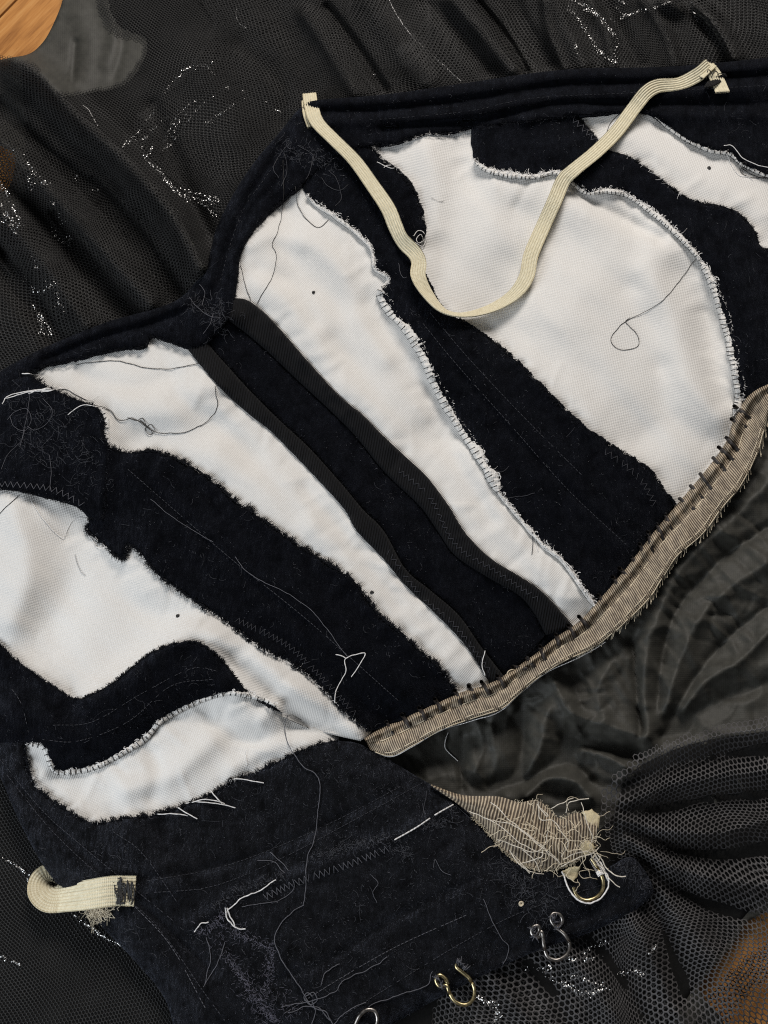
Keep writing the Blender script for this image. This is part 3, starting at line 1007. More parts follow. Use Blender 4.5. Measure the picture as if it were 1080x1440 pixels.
# the heap of gathered net at lower right
R_RIDGES = [
    ([(868, 1098), (905, 1068), (960, 1046), (1040, 1030), (1110, 1018)], 7.0, 14),
    ([(878, 1112), (940, 1080), (1020, 1062), (1110, 1050)], -3.0, 8),
    ([(880, 1128), (950, 1100), (1030, 1088), (1110, 1080)], 7.5, 18),
    ([(880, 1142), (930, 1136), (1000, 1122), (1110, 1112)], -4.0, 8),
    ([(878, 1155), (940, 1168), (1010, 1170), (1060, 1158), (1110, 1140)], 8.5, 15),
    ([(885, 1168), (950, 1196), (1030, 1200), (1110, 1185)], -5.0, 9),
    ([(885, 1180), (950, 1220), (1030, 1240), (1110, 1245)], 6.0, 16),
    ([(888, 1195), (950, 1250), (1020, 1280), (1110, 1300)], -3.5, 9),
    ([(890, 1200), (940, 1270), (1000, 1340), (1040, 1420)], 5.0, 26),
    ([(900, 1230), (930, 1300), (960, 1400)], -4.0, 14),
    ([(880, 1280), (920, 1350), (960, 1440)], 4.5, 18),
    ([(820, 1310), (870, 1370), (910, 1450)], -3.0, 14),
    ([(790, 1330), (840, 1390), (870, 1450)], 4.0, 18),
    ([(740, 1350), (780, 1400), (800, 1450)], -2.5, 12),
    ([(690, 1375), (730, 1420), (745, 1450)], 3.0, 15),
]
R_RIDGES = [(smooth(fold(a), 12), h_, w_) for a, h_, w_ in R_RIDGES]


def h_heap(px, py, up=1.5):
    px = np.asarray(px, float); py = np.asarray(py, float)
    z = 8.0 + up + 1.3 * fbm(px, py, 60, 3, 71)
    for pts, a, wd in R_RIDGES:
        z = z + 1.25 * a * np.exp(-(pdist(px, py, pts, False, 3 * wd) / wd) ** 2)
    return np.maximum(z, 2.5 + up) * 1e-3


_heap = rastered(lambda x, y: h_heap(x, y, 0.0))
h_heap = lambda x, y, up=1.5: _heap(x, y) + up * 1e-3
HEAP = cat(S([(600, 1490), (620, 1400), (700, 1350), (800, 1300), (880, 1270), (890, 1230), (862, 1195), (848, 1150), (850, 1112), (870, 1086), (905, 1058), (960, 1036), (1020, 1020), (1130, 1002)]), [(1130, 1490)])
net('net_layer', HEAP, lambda x, y: h_heap(x, y, 2.6), 0.0020, 0.25, 33, 0.35, warp=7, mat=NET_HEAP)
HEAP2 = cat(S([(600, 1490), (640, 1400), (760, 1335), (880, 1290), (905, 1225), (868, 1180), (880, 1150), (960, 1176), (1030, 1192), (1130, 1170)]), S([(1130, 1250), (1060, 1280), (1000, 1350), (940, 1480)]))
net('net_layer', HEAP2, lambda x, y: h_heap(x, y, 0.6), 0.0019, 0.25, 37, 0.05, warp=7)


net('net_layer', S([(1130, 1300), (1060, 1340), (1010, 1385), (975, 1430), (950, 1490), (1000, 1490), (1030, 1430), (1070, 1385), (1130, 1345), (1130, 1300)], 6), lambda x, y: h_heap(x, y, 1.6), 0.0017, 0.30, 43, 0.8, warp=5)


def glitter(paths, spread, dens, hf, sz=(0.16, 0.42)):
    b = Bag()
    for pts in paths:
        p = smooth(pts, 1.0)
        k = rng.random(len(p)) < dens * 2.0 * (0.25 + 1.5 * (rng.random(len(p) // 6 + 1).repeat(6)[:len(p)] > 0.45))
        q = p[k] + rng.normal(0, spread * 0.7, (k.sum(), 2))
        if not len(q):
            continue
        z = hf(q[:, 0], q[:, 1]) + 0.0006
        C = P(q[:, 0], q[:, 1], z)
        for c in C:
            s = rng.uniform(*sz) * rng.choice([0.6, 0.85, 1.15]) * 1e-3
            e = rng.normal(0, 0.45, 2)
            n_ = Vector((e[0], e[1], 1)).normalized()
            a = n_.orthogonal().normalized(); bb = n_.cross(a)
            ring = [np.array(c) + s * (math.cos(t) * np.array(a) + math.sin(t) * np.array(bb)) for t in np.arange(6) * math.pi / 3]
            topv = np.array(c) + np.array(n_) * s * 0.35
            b.add(ring + [topv], [[i, (i + 1) % 6, 6] for i in range(6)])
    return b.build('glitter_motif', SILVER, skirt, smooth_sh=False, kind='stuff')


hn = lambda x, y: h_net2(x, y)
glitter([[(300, 88), (270, 98), (245, 112), (220, 150), (200, 180), (172, 205)], [(312, 122), (340, 128), (352, 130), (330, 148), (300, 165), (280, 180)], [(300, 105), (285, 90), (255, 100)],
         [(300, 135), (280, 150), (262, 172), (250, 190), (238, 205)], [(275, 140), (252, 160), (240, 178), (232, 200)], [(250, 155), (222, 175), (205, 195)], [(352, 140), (375, 146), (395, 158)],
         [(260, 160), (245, 185), (235, 205), (220, 220)], [(215, 180), (200, 195), (180, 200)]], 1.6, 0.26, h_net1)
glitter([[(200, 205), (205, 225), (222, 240), (240, 262), (262, 275), (285, 282), (305, 285)], [(225, 238), (245, 268), (265, 280), (290, 290), (303, 305)], [(250, 265), (275, 272), (308, 280)], [(215, 205), (205, 222)]], 2.0, 0.55, hn)
glitter([[(0, 255), (10, 275), (22, 300), (34, 318)], [(0, 285), (12, 305), (20, 328)], [(0, 310), (18, 318)], [(5, 300), (30, 320)]], 2.2, 0.75, hn, (0.2, 0.5))
glitter([[(10, 205), (30, 215), (45, 240), (60, 255), (80, 262)], [(40, 245), (48, 270), (60, 280)], [(105, 250), (120, 262), (140, 270)], [(70, 320), (85, 340), (98, 342)], [(45, 360), (60, 390), (80, 420), (88, 440)],
         [(30, 390), (55, 410), (75, 400), (82, 430)], [(12, 400), (20, 402)], [(60, 255), (82, 300), (100, 340)]], 3.0, 0.20, hn)
glitter([[(48, 430), (55, 450), (62, 470)], [(55, 440), (68, 460), (72, 475)], [(60, 445), (56, 470)]], 2.0, 0.6, hn)
glitter([[(805, 0), (830, 12), (845, 22), (868, 30)], [(800, 10), (815, 30), (835, 60), (850, 80), (870, 88)], [(838, 18), (855, 40), (868, 55), (866, 80)], [(820, 10), (850, 30), (860, 45)], [(810, 60), (812, 84)], [(840, 70), (868, 88)]], 2.4, 0.5, hn)
glitter([[(865, 10), (880, 22), (900, 15), (925, 10), (945, 0)], [(868, 0), (885, 8)], [(972, 0), (976, 15), (980, 30)], [(872, 25), (895, 18)]], 1.6, 0.5, hn)
glitter([[(735, 1365), (750, 1362), (790, 1370), (820, 1378), (850, 1385)], [(770, 1360), (790, 1380), (815, 1395), (850, 1392)], [(800, 1345), (810, 1350), (835, 1330), (860, 1325)], [(905, 1330), (915, 1340), (922, 1328)],
         [(770, 1375), (800, 1388)], [(815, 1352), (845, 1345)], [(870, 1370), (895, 1365), (903, 1372)], [(805, 1385), (820, 1400), (860, 1388)]], 2.6, 0.42, lambda x, y: h_heap(x, y, 3.0), (0.18, 0.42))
glitter([[(670, 1400), (690, 1415), (705, 1430)], [(690, 1405), (700, 1420), (695, 1438)]], 2.2, 0.5, lambda x, y: h_heap(x, y, 3.0))
glitter([[(0, 1205), (20, 1215), (45, 1235)], [(35, 1230), (42, 1242)], [(95, 1280), (120, 1298), (150, 1320), (175, 1330)], [(0, 1345), (20, 1352), (28, 1358)], [(120, 1300), (160, 1325)], [(5, 1350), (10, 1352)]], 1.6, 0.42, h_net1, (0.2, 0.45))
glitter([[(70, 1110), (690, 1330)][:1] + [(72, 1112)], [(525, 105), (528, 107)], [(640, 1300), (643, 1303)]], 2, 0.9, h_net1)

# ------------------------------------------------------------------ bodice
bodice = empty('bodice', (0, 0, 0.008), 'inside of a navy black velvet bodice with white cotton lining panels and frayed seams', 'bodice')
sheet('velvet_shell', OUT, h_bodice, -2.2, 1.6, VELVET, bodice, s=7.0, edge=8, wall=0.004)

rg = ragged
W1 = grow(cat(bIN[6], [(1110, 352)], b15[::-1], bIN[5][-30:][::1] if False else [(815, 164)], [(850, 161), (885, 156)]), 5)
W2 = grow(cat(b24[::-1], bIN[4], b25, wIN[(wIN[:, 1] > 590) & (wIN[:, 1] < 702)]), 5)
W3 = grow(cat(bIN[2], b34, [(824, 868), (806, 880)], b3A[::-1]), 5)
W4 = grow(cat(bIN[0][bIN[0][:, 0] > 44], b4B[7:], [(642, 976)], b42[::-1], b41[::-1]), 5)
W5 = grow(cat(b51, b52, [(508, 1037), (440, 1022)], b50[::-1]), 5)
W6 = grow(cat(b60, [(430, 1020), (468, 1038)], b6K[::-1]), 4)
LP = []
for poly, rot, lab in ((W1, 0.3, None), (W2, 0.15, None), (W3, 0.75, None), (W4, 0.7, None), (W5, 0.2, None), (W6, -0.3, None)):
    LP.append(sheet('lining_panel', poly, h_bodice, 0.0, 0.45, COTTON, bodice, s=4.6, edge=2.0, rot=rot, label=lab))

V_list = []


def velvet(poly, off, thick, name='velvet_panel', mat=VELVET, **k):
    o = sheet(name, poly, h_bodice, off, thick, mat, bodice, s=5.0, edge=4.0, wall=0.0012, **k)
    V_list.append((o, np.asarray(poly), off + thick))
    return o


# central band between the tapes
mid_band = velvet(cat(bA2, bB2[::-1]), 0.2, 0.7)
v4 = velvet(cat(rg(b34, 0.6, 2), [(850, 842), (930, 735)], rg(b24, 3.2, 3)[::-1], [(500, 190), (440, 215)]), 1.1, 1.7)
v5 = velvet(cat([(662, 172)], [(815, 160)], rg(b15, 1.0, 4), [(1110, 540)], [(1050, 562)], rg(b25, 0.8, 5)[::-1]), 1.1, 1.7)
v2 = velvet(cat(rg(b42, 2.6, 6), [(600, 1000)], rg(b52, 1.4, 7)[::-1], [(100, 690), (110, 600)]), 1.1, 1.7)
v0 = velvet(cat(rg(b50, 1.4, 8), [(397, 1002)], rg(b60, 0.8, 9)[::-1], [(-30, 1050)]), 1.1, 1.9)
vk = velvet(cat(bKL[:-1], [(-30, 1040), (36, 1040)], rg(b6K, 1.4, 10), bK), 1.0, 1.9, mat=LIT_VELVET)
v1 = velvet(cat(rg(b41, 1.2, 11), S([(153, 628), (152, 660), (149, 700), (146, 733)]), rg(b51, 1.0, 12)[::-1], [(-30, 545)]), 3.0, 1.6)
vf = velvet(cat(bT, [(1110, 252)], *[rg(b, 1.1, 13 + i)[::-1] for i, b in reversed(list(enumerate(bIN)))]), 2.4, 1.8, name='velvet_facing')
tapeA = sheet('twill_tape', cat(b3A, bA2[::-1]), h_bodice, 1.5, 1.0, TWILL, bodice, s=4, edge=3, wall=0.002, rot=0.78)
tapeB = sheet('twill_tape', cat(bB2, b4B[::-1]), h_bodice, 1.5, 1.0, TWILL, bodice, s=4, edge=3, wall=0.002, rot=0.78)


# fuzz of cut velvet edges and velvet pile ---------------------------------------------
def fringe(path, side, dens, ln, mat, parent, name, r=0.10, off=1.6, spread=0.8, along=0.0, zup=0.3, curl=0.5, base_in=1.5, clump=0):
    b = Bag()
    p = smooth(path, 1.0)
    n = normals2(p) * side
    t = np.stack([-n[:, 1], n[:, 0]], -1)
    cnt = int(len(p) * dens)
    idx = rng.integers(0, len(p), cnt)
    if clump:
        tc_ = np.sort(rng.integers(0, len(p), max(3, int(len(p) / clump))))
        ta = rng.normal(along, spread * 0.8, len(tc_)); tl = rng.uniform(0.6, 1.3, len(tc_))
    for i in idx:
        a = rng.normal(along, spread); lf = 1.0
        if clump and rng.random() < 0.8:
            j = rng.integers(0, len(tc_))
            i = int(np.clip(tc_[j] + rng.normal(0, clump * 0.22), 0, len(p) - 1))
            a = ta[j] + rng.normal(0, 0.35); lf = tl[j]
        d = n[i] * math.cos(a) + t[i] * math.sin(a)
        L_ = rng.uniform(*ln) * lf
        k = np.linspace(0, 1, 4)[:, None]
        bend = np.array([-d[1], d[0]]) * rng.normal(0, curl) * L_ * 0.5
        q = p[i] + rng.normal(0, 0.6, 2) - d * base_in + d * L_ * k + bend * k * k
        z0 = h_bodice(q[:1, 0], q[:1, 1])[0]
        z = z0 + (off + rng.uniform(-0.5, 0.4) + zup * rng.random() * k[:, 0] * 2 - 0.6 * k[:, 0]) * 1e-3
        b.add(*tube_geo(P(q[:, 0], q[:, 1], z), r * 1e-3, 3, r * 0.35e-3))
    return b.build(name, mat, parent, kind='stuff')


fringe(b24, -1, 3.0, (3, 8), PILE, v4, 'fuzzy_edge', r=0.22, off=2.3, clump=7)
fringe(b42, 1, 3.0, (3, 8), PILE, v2, 'fuzzy_edge', r=0.22, off=2.3, clump=7)
fringe(b52, -1, 2.6, (3, 8), PILE, v2, 'fuzzy_edge', r=0.20, off=2.3, clump=7)
fringe(b50, 1, 2.0, (2, 5), PILE, v0, 'fuzzy_edge', r=0.20, off=2.4, clump=7)
fringe(b6K, 1, 2.6, (3, 8), PILE, vk, 'fuzzy_edge', r=0.20, off=2.4, clump=7)
fringe(b15, 1, 1.6, (2, 5), PILE, v5, 'fuzzy_edge', r=0.18, off=2.3, clump=7)
fringe(b51, -1, 1.4, (2, 5), PILE, v1, 'fuzzy_edge', r=0.16, off=3.6, clump=7)
fringe(b41, 1, 1.8, (2, 7), PILE, v1, 'fuzzy_edge', r=0.16, off=3.6, clump=7)
fringe(cat(*bIN[:1]), -1, 1.8, (2, 5), PILE, vf, 'fuzzy_edge', r=0.16, off=3.6, clump=7)
fringe(cat(bIN[2]), -1, 1.8, (2, 5), PILE, vf, 'fuzzy_edge', r=0.16, off=3.6, clump=7)
fringe(cat(bIN[4]), -1, 1.4, (2, 4), PILE, vf, 'fuzzy_edge', r=0.14, off=3.6, clump=7)


def pile(o, poly, top, dens):
    x0, y0 = poly.min(0); x1, y1 = poly.max(0)
    n = int((min(x1, 1095) - max(x0, -15)) * (min(y1, 1455) - max(y0, -15)) * dens)
    q = np.stack([rng.uniform(max(x0, -15), min(x1, 1095), n), rng.uniform(max(y0, -15), min(y1, 1455), n)], -1)
    q = q[inside(q[:, 0], q[:, 1], poly)]
    z = h_bodice(q[:, 0], q[:, 1]) + (top - 0.35) * 1e-3
    n = len(q)
    # nap lies in brushed patches
    ang = 2.2 * fbm(q[:, 0], q[:, 1], 55, 2, 91) + rng.normal(0, 0.7, n)
    lean = rng.uniform(0.5, 1.4, n) * 1e-3
    hgt = rng.uniform(0.35, 0.85, n) * 1e-3
    C = P(q[:, 0], q[:, 1], z)
    d = np.stack([np.cos(ang), np.sin(ang), 0 * ang], -1)
    s = np.stack([-np.sin(ang), np.cos(ang), 0 * ang], -1)
    wv = 0.11e-3
    A = C + s * wv; B = C - s * wv
    T = C + d * lean[:, None]; T[:, 2] += hgt
    V = np.stack([A, B, T], 1).reshape(-1, 3)
    f = np.arange(3 * n).reshape(-1, 3)
    return obj('pile', V, f, PILE, o, None, False, None, 'stuff')


for o, poly, top in V_list:
    pile(o, poly, top, 0.30)


# overlocked white seam edges ----------------------------------------------------------
def overlock(path, side, width, parent, lift=1.6, spacing=7.5, s_from=0.0, s_to=1.0, stitch_frac=0.55, black=True, tufts=1.0, name='overlocked_edge'):
    p = smooth(path, 1.5)
    a, b_ = int(len(p) * s_from), int(len(p) * s_to)
    p = p[a:b_]
    n = normals2(p) * side
    L_ = np.arange(len(p)) * 1.5
    env = np.clip(np.minimum(L_, L_[-1] - L_) / 14, 0.15, 1)
    u = np.linspace(0, 1, 9)
    wv = width * env * (1 + 0.30 * fbm(L_, 0 * L_ + p[0, 0], 20, 3, 3))
    q = p[:, None] + n[:, None] * ((u[None] - 0.25) * wv[:, None])[..., None]
    q += (rng.random(q.shape) - 0.5) * 0.5
    base = h_bodice(p[:, 0], p[:, 1])
    dome = np.sqrt(np.clip(1 - np.abs(u * 2 - 1) ** 3, 0, 1))
    knob = 1 + 0.16 * np.sin(L_ * 2 * math.pi / spacing + 2 * fbm(L_, 0 * L_, 30, 2, 4))[:, None] + 0.25 * fbm(L_, 0 * L_ + p[0, 1], 22, 2, 6)[:, None]
    z = base[:, None] + (2.0 - 1.0 + lift * dome[None] * knob * (0.55 + 0.45 * env[:, None]) + 1.2 * dome[None] ** 0.5 + 0.14 * rng.normal(size=q.shape[:2])) * 1e-3
    V = P(q[..., 0], q[..., 1], z)
    N_, M_ = q.shape[:2]
    i = np.arange(N_ - 1)[:, None] * M_; k = np.arange(M_ - 1)[None]
    f = np.stack([i + k, i + k + 1, i + M_ + k + 1, i + M_ + k], -1).reshape(-1, 4)
    o = obj(name, V.reshape(-1, 3), f, COTTON, parent, q.reshape(-1, 2) * 0.033, True)
    ztop = lambda i_: base[i_] + (2.0 - 0.4 + lift + 0.9) * 1e-3
    if black:
        b = Bag()
        d = spacing * 0.6
        while d < L_[-1] - 3:
            i_ = int(d / 1.5)
            u0, u1 = -0.32, -0.25 + stitch_frac * rng.uniform(0.8, 1.15)
            t_ = np.array([-n[i_, 1], n[i_, 0]])
            kk = np.linspace(u0, u1, 6)
            sl = rng.normal(0, 0.9)
            pt = p[i_] + n[i_] * (kk * wv[i_])[:, None] + t_ * (sl * np.linspace(0, 1, 6))[:, None]
            uu = np.clip(kk + 0.25, 0, 1)
            dm = np.sqrt(np.clip(1 - np.abs(uu * 2 - 1) ** 3, 0, 1))
            zz = base[i_] + (1.0 + lift * dm * 1.18 + 1.2 * dm ** 0.5 + 0.16) * 1e-3
            b.add(*tube_geo(P(pt[:, 0], pt[:, 1], zz), 0.2e-3, 4))
            d += spacing * rng.uniform(0.85, 1.2)
        b.build('overlock_stitching', BLACK, parent, kind='stuff')
    if tufts:
        fringe(p + n * (wv * 0.7)[:, None], 1 if side > 0 else -1, 1.1 * tufts, (2, 5.5), WHITE, parent, 'loose_fibres', r=0.15, off=2.6, spread=0.9, curl=1.2)
        lb = Bag()      # curly loops of thread along the edge
        for i_ in rng.integers(0, len(p), int(len(p) * 0.22 * tufts)):
            c0 = p[i_] + n[i_] * wv[i_] * rng.uniform(0.45, 0.85)
            th = np.linspace(0, rng.uniform(3.5, 6), 9) + rng.uniform(0, 6)
            rr_ = rng.uniform(1.0, 2.2)
            qq = c0 + rr_ * np.stack([np.cos(th), np.sin(th)], -1) + np.linspace(0, 2.5, 9)[:, None] * rng.normal(0, 1, 2)
            zz = base[i_] + (2.0 + lift * 0.9 + rng.uniform(0, 0.6)) * 1e-3
            lb.add(*tube_geo(P(qq[:, 0], qq[:, 1], np.full(9, zz)), 0.17e-3, 4))
        lb.build('thread_loops', WHITE, parent, kind='stuff')
    return o


overlock(b34, 1, 15, LP[2], 1.2, 7.5, 0.26, 0.72)
overlock(b34, 1, 7, LP[2], 0.5, 9, 0.70, 1.0, 0.4, False, 0.9)
overlock(b34, 1, 6, LP[2], 0.5, 9, 0.02, 0.27, 0.4, False, 1.3)
overlock(b25, 1, 8, LP[1], 0.9, 6, 0.07, 0.66, 0.5, True, 1.8)
overlock(b25, 1, 14, LP[1], 1.1, 7, 0.64, 1.0, 0.5, True, 1.5)
overlock(bIN[6], 1, 10, LP[0], 0.9, 8, 0.05, 1.0, 0.75, True, 0.8)
overlock(b60, 1, 9, LP[5], 0.8, 8, 0.0, 0.98, 0.7, True, 0.6)
overlock(b41, 1, 8, LP[3], 0.9, 7, 0.62, 1.0, 0.8, True, 0.5)
# frayed white cut edges
fringe(b42, -1, 0.35, (2, 7), WHITE, LP[3], 'loose_fibres', r=0.13, off=1.2, curl=1.0, base_in=4)
fringe(b52, 1, 0.5, (2, 6), WHITE, LP[4], 'loose_fibres', r=0.14, off=1.8, curl=1.0, base_in=3)
fringe(b50, -1, 0.4, (2, 5), WHITE, LP[4], 'loose_fibres', r=0.12, off=1.5, curl=1.0, base_in=3)
fringe(bIN[4], 1, 0.5, (2, 5), WHITE, LP[1], 'loose_fibres', r=0.10, off=2.6, curl=0.8, base_in=3)
fringe(b24[:22], -1, 0.7, (3, 9), WHITE, LP[1], 'loose_fibres', r=0.12, off=2.2, curl=1.0, base_in=5)
fringe(b6K[8:], -1, 0.35, (2, 7), WHITE, LP[5], 'loose_fibres', r=0.13, off=2.0, curl=0.8, base_in=3)
fringe(b15[8:75], -1, 0.10, (6, 14), WHITE, LP[0], 'loose_fibres', r=0.18, off=2.3, curl=0.3, base_in=2, spread=0.35, along=0.35)


# rows of machine stitching ------------------------------------------------------------
def stitches(path, parent, mat=DIM, ln=4.5, gap=2.2, r=0.13, zig=0.0, name='stitching', lift=0.15):
    p = smooth(path, 1.0)
    n = normals2(p)
    b = Bag()
    i = 0; sgn = 1
    while i < len(p) - ln - 1:
        l_ = max(2, int(ln * rng.uniform(0.8, 1.2)))
        if rng.random() > 0.1:
            if zig:
                a = p[i] + n[i] * zig * sgn; c = p[min(i + l_, len(p) - 1)] - n[i] * zig * sgn
            else:
                a = p[i]; c = p[min(i + l_, len(p) - 1)]
            q = a + (c - a) * np.linspace(0, 1, 4)[:, None]
            z = htop(q[:, 0], q[:, 1]) + (lift + 0.22 * np.array([-0.6, 1, 1, -0.6])) * 1e-3
            b.add(*tube_geo(P(q[:, 0], q[:, 1], z), r * 1e-3, 4))
        sgn = -sgn
        i += l_ + (0 if zig else int(gap))
    return b.build(name, mat, parent, kind='stuff')


stitches([(200, 1240), (300, 1222), (380, 1195), (480, 1150), (585, 1094)], vk)
stitches([(205, 1256), (300, 1246), (400, 1205), (500, 1152), (596, 1100)], vk)
stitches([(10, 1090), (70, 1165), (140, 1232), (220, 1302), (290, 1400), (320, 1440)], vk)
stitches([(-5, 1062), (60, 1140), (110, 1185), (170, 1235), (250, 1300)], vk)
stitches([(190, 1275), (240, 1330), (290, 1420)], vk, GREY, 5, 2)
stitches([(400, 1425), (480, 1375), (560, 1330), (660, 1285)], vk, GREY, 5, 2)
stitches([(480, 1430), (560, 1380), (660, 1320), (740, 1280), (860, 1240)], vk, DIM, 5, 2)
stitches([(372, 1262), (410, 1244), (460, 1226), (500, 1212), (548, 1192)], vk, GREY, 4, 0, 0.12, 5.0)
stitches([(555, 1181), (585, 1164), (612, 1146), (640, 1130)], vk, WHITE, 6, 1, 0.32)
stitches([(160, 1170), (200, 1200), (250, 1270)], vk)
stitches([(75, 1020), (130, 1015), (200, 975), (270, 940), (310, 945)], v0)
stitches([(60, 1040), (110, 1042), (180, 1015), (240, 965), (300, 955)], v0)
stitches([(595, 455), (640, 510), (720, 600), (800, 690), (885, 770)], v4)
stitches([(605, 440), (660, 505), (740, 590), (820, 670)], v4)
stitches([(180, 660), (260, 730), (330, 790), (430, 870), (560, 985)], v2)
stitches([(40, 1030), (30, 990), (10, 960)], v0)
stitches([(-10, 680), (40, 683), (80, 690), (120, 712)], v1, GREY, 5, 0, 0.12, 4.0)
stitches([(850, 634), (880, 655), (905, 680), (922, 712)], v4, DIM, 5, 0, 0.12, 4)
stitches([(500, 1005), (440, 940), (400, 905), (330, 870)], v2, DIM, 4, 0, 0.12, 4)
stitches([(545, 775), (590, 835), (640, 880), (690, 945)], tapeB, DIM, 5, 0, 0.12, 3)
stitches([(560, 660), (605, 700), (640, 765), (700, 805), (760, 845)], tapeA, DIM, 5, 0, 0.12, 3)
stitches([(520, 168), (560, 166), (660, 156), (750, 138), (900, 130), (1080, 120)], vf, DIM, 4, 3, 0.1)
stitches([(310, 395), (325, 340), (345, 290), (380, 240), (405, 200)], vf, DIM, 4, 3, 0.12)
stitches([(805, 166), (830, 190), (850, 210)], v5, GREY, 5, 0, 0.11, 4)


def fuzz(paths, spread, cnt, mat, parent, ln=(3, 9), r=0.05, name='worn_fuzz'):
    b = Bag()
    for pts in paths:
        p = smooth(pts, 1.0)
        for i_ in rng.integers(0, len(p), int(cnt * len(p) / 60)):
            c0 = p[i_] + rng.normal(0, spread, 2)
            L_ = rng.uniform(*ln); th = rng.uniform(0, 6.28)
            k = np.linspace(0, 1, 5)
            tn = th + k * rng.normal(0, 1.8)
            q = c0 + np.cumsum(np.stack([np.cos(tn), np.sin(tn)], -1) * L_ / 5, 0)
            z = htop(q[:, 0], q[:, 1]) + rng.uniform(0.1, 0.9) * 1e-3
            b.add(*tube_geo(P(q[:, 0], q[:, 1], z), r * rng.uniform(0.6, 1.3) * 1e-3, 3))
    return b.build(name, mat, parent, kind='stuff')


LILAC = m_plain('lilac_grey_fuzz', (0.17, 0.165, 0.21), 0.9)
fuzz([[(330, 1312), (352, 1322), (378, 1332), (380, 1352), (374, 1390)], [(318, 1342), (335, 1365), (352, 1392), (372, 1420), (395, 1445)], [(278, 1312), (300, 1300), (318, 1282)]], 3.5, 110, LILAC, vk)
fuzz([[(300, 1320), (340, 1300)], [(360, 1405), (420, 1415)], [(340, 1380), (380, 1440)]], 12, 90, LILAC, vk, (3, 12), 0.04)
fuzz([[(438, 1206), (470, 1196), (510, 1186), (545, 1178)], [(595, 1160), (620, 1158), (640, 1142)], [(560, 1190), (575, 1200)]], 4, 120, LINT, vk, (3, 9), 0.06)
fuzz([[(300, 1280), (340, 1250), (400, 1230)], [(540, 1190), (560, 1195), (572, 1205)]], 4, 60, LINT, vk, (3, 9), 0.06)
fuzz([[(700, 1215), (740, 1245), (790, 1260)], [(730, 1240), (760, 1280), (770, 1300)]], 10, 60, LINT, vk, (6, 22), 0.06)
fuzz([[(880, 1215), (905, 1240), (912, 1262)], [(860, 1215), (890, 1225)]], 6, 80, LINT, vk, (3, 8), 0.06)
fuzz([[(390, 205), (430, 215), (470, 235)], [(300, 430), (320, 445), (300, 465)], [(270, 420), (300, 440)]], 9, 90, LINT, vf, (4, 16), 0.06)
fuzz([[(10, 560), (60, 580), (110, 600)], [(20, 620), (80, 640), (130, 650)]], 16, 50, LINT, v1, (6, 26), 0.05)
fb = Bag()
for pts in ([(330, 1095), (350, 1097), (371, 1101)], [(270, 1127), (300, 1129), (331, 1136)], [(296, 1112), (304, 1121), (313, 1131)], [(250, 1136), (264, 1144), (277, 1152)], [(218, 1145), (240, 1144), (264, 1147)], [(262, 1130), (290, 1124), (316, 1130)]):
    thread(fb, pts, 0.22, 0.5, 2, 0.6, 0.8)
fb.build('long_frays', WHITE, LP[5])

# waist ribbon -------------------------------------------------------------------------
def resample(p, n):
    L_ = np.r_[0, np.cumsum(np.hypot(*np.diff(p, axis=0).T))]
    u = np.linspace(0, L_[-1], n)
    return np.stack([np.interp(u, L_, p[:, k]) for k in range(2)], -1), L_[-1]


def ruled(name, eA, eB, hA, prof, parent, rib_px=3.0, across=22, amp=0.24, pucker=0.0):
    """ribbed ribbon between two edges"""
    _, len_ = resample(eA, 4)
    n = int(len_ / 0.68)
    A, LA = resample(eA, n); B, LB = resample(eB, n)
    u = np.linspace(0, 1, across)
    q = A[:, None] * (1 - u)[None, :, None] + B[:, None] * u[None, :, None]
    Lp = np.linspace(0, len_, n)
    ph = Lp * 2 * math.pi / rib_px
    skew = 1.2 * fbm(Lp[:, None] + 0 * u, 90 * u[None] + 0 * Lp[:, None], 45, 2, 71)
    phs = ph[:, None] + skew * 2
    z = hA(q[..., 0], q[..., 1])
    pk = prof(u)[None] * (1 + pucker * (np.sin(Lp / 8.0 + 1.5 * fbm(Lp, Lp * 0, 60, 2, 8))[:, None] ** 2) * np.exp(-((u - 0.1) / 0.22) ** 2)[None])
    z = z + (pk + amp * np.sin(phs) * np.clip(prof(u) / prof(u).max(), 0.3, 1)[None] + 0.45 * fbm(q[..., 0], q[..., 1], 26, 2, 88)) * 1e-3
    V = P(q[..., 0], q[..., 1], z)
    i = np.arange(n - 1)[:, None] * across; k = np.arange(across - 1)[None]
    f = np.stack([i + k, i + k + 1, i + across + k + 1, i + across + k], -1).reshape(-1, 4)
    uv = np.stack([phs, np.repeat(u[None], n, 0)], -1)
    return obj(name, V.reshape(-1, 3), f, GROS, parent, uv.reshape(-1, 2), True)


def h_waist(px, py):
    hb = h_bodice(px, py)
    return hb


def wprof(u):
    pipe = 4.4 * np.exp(-((u - 0.17) / 0.14) ** 2)
    flat = 2.6 * np.clip((u - 0.15) / 0.2, 0, 1) * np.clip((1.02 - u) / 0.10, 0, 1) ** 0.5
    dip = -1.3 * np.exp(-((u - 0.40) / 0.05) ** 2)
    return np.maximum(pipe, flat) + dip - 3.0 * np.clip((0.05 - u) / 0.05, 0, 1) + 0.8


wr = ruled('waist_ribbon', wIN, wOUT, h_waist, wprof, bodice, pucker=0.55)
nw = 400
WA, _ = resample(wIN, nw); WB, _ = resample(wOUT, nw)


def wpt(t, u, lift):
    i = np.clip((np.asarray(t) * (nw - 1)).astype(int), 0, nw - 1)
    u = np.asarray(u, float)
    q = WA[i] * (1 - u)[:, None] + WB[i] * u[:, None]
    return P(q[:, 0], q[:, 1], h_waist(q[:, 0], q[:, 1]) + (wprof(u) + lift) * 1e-3)


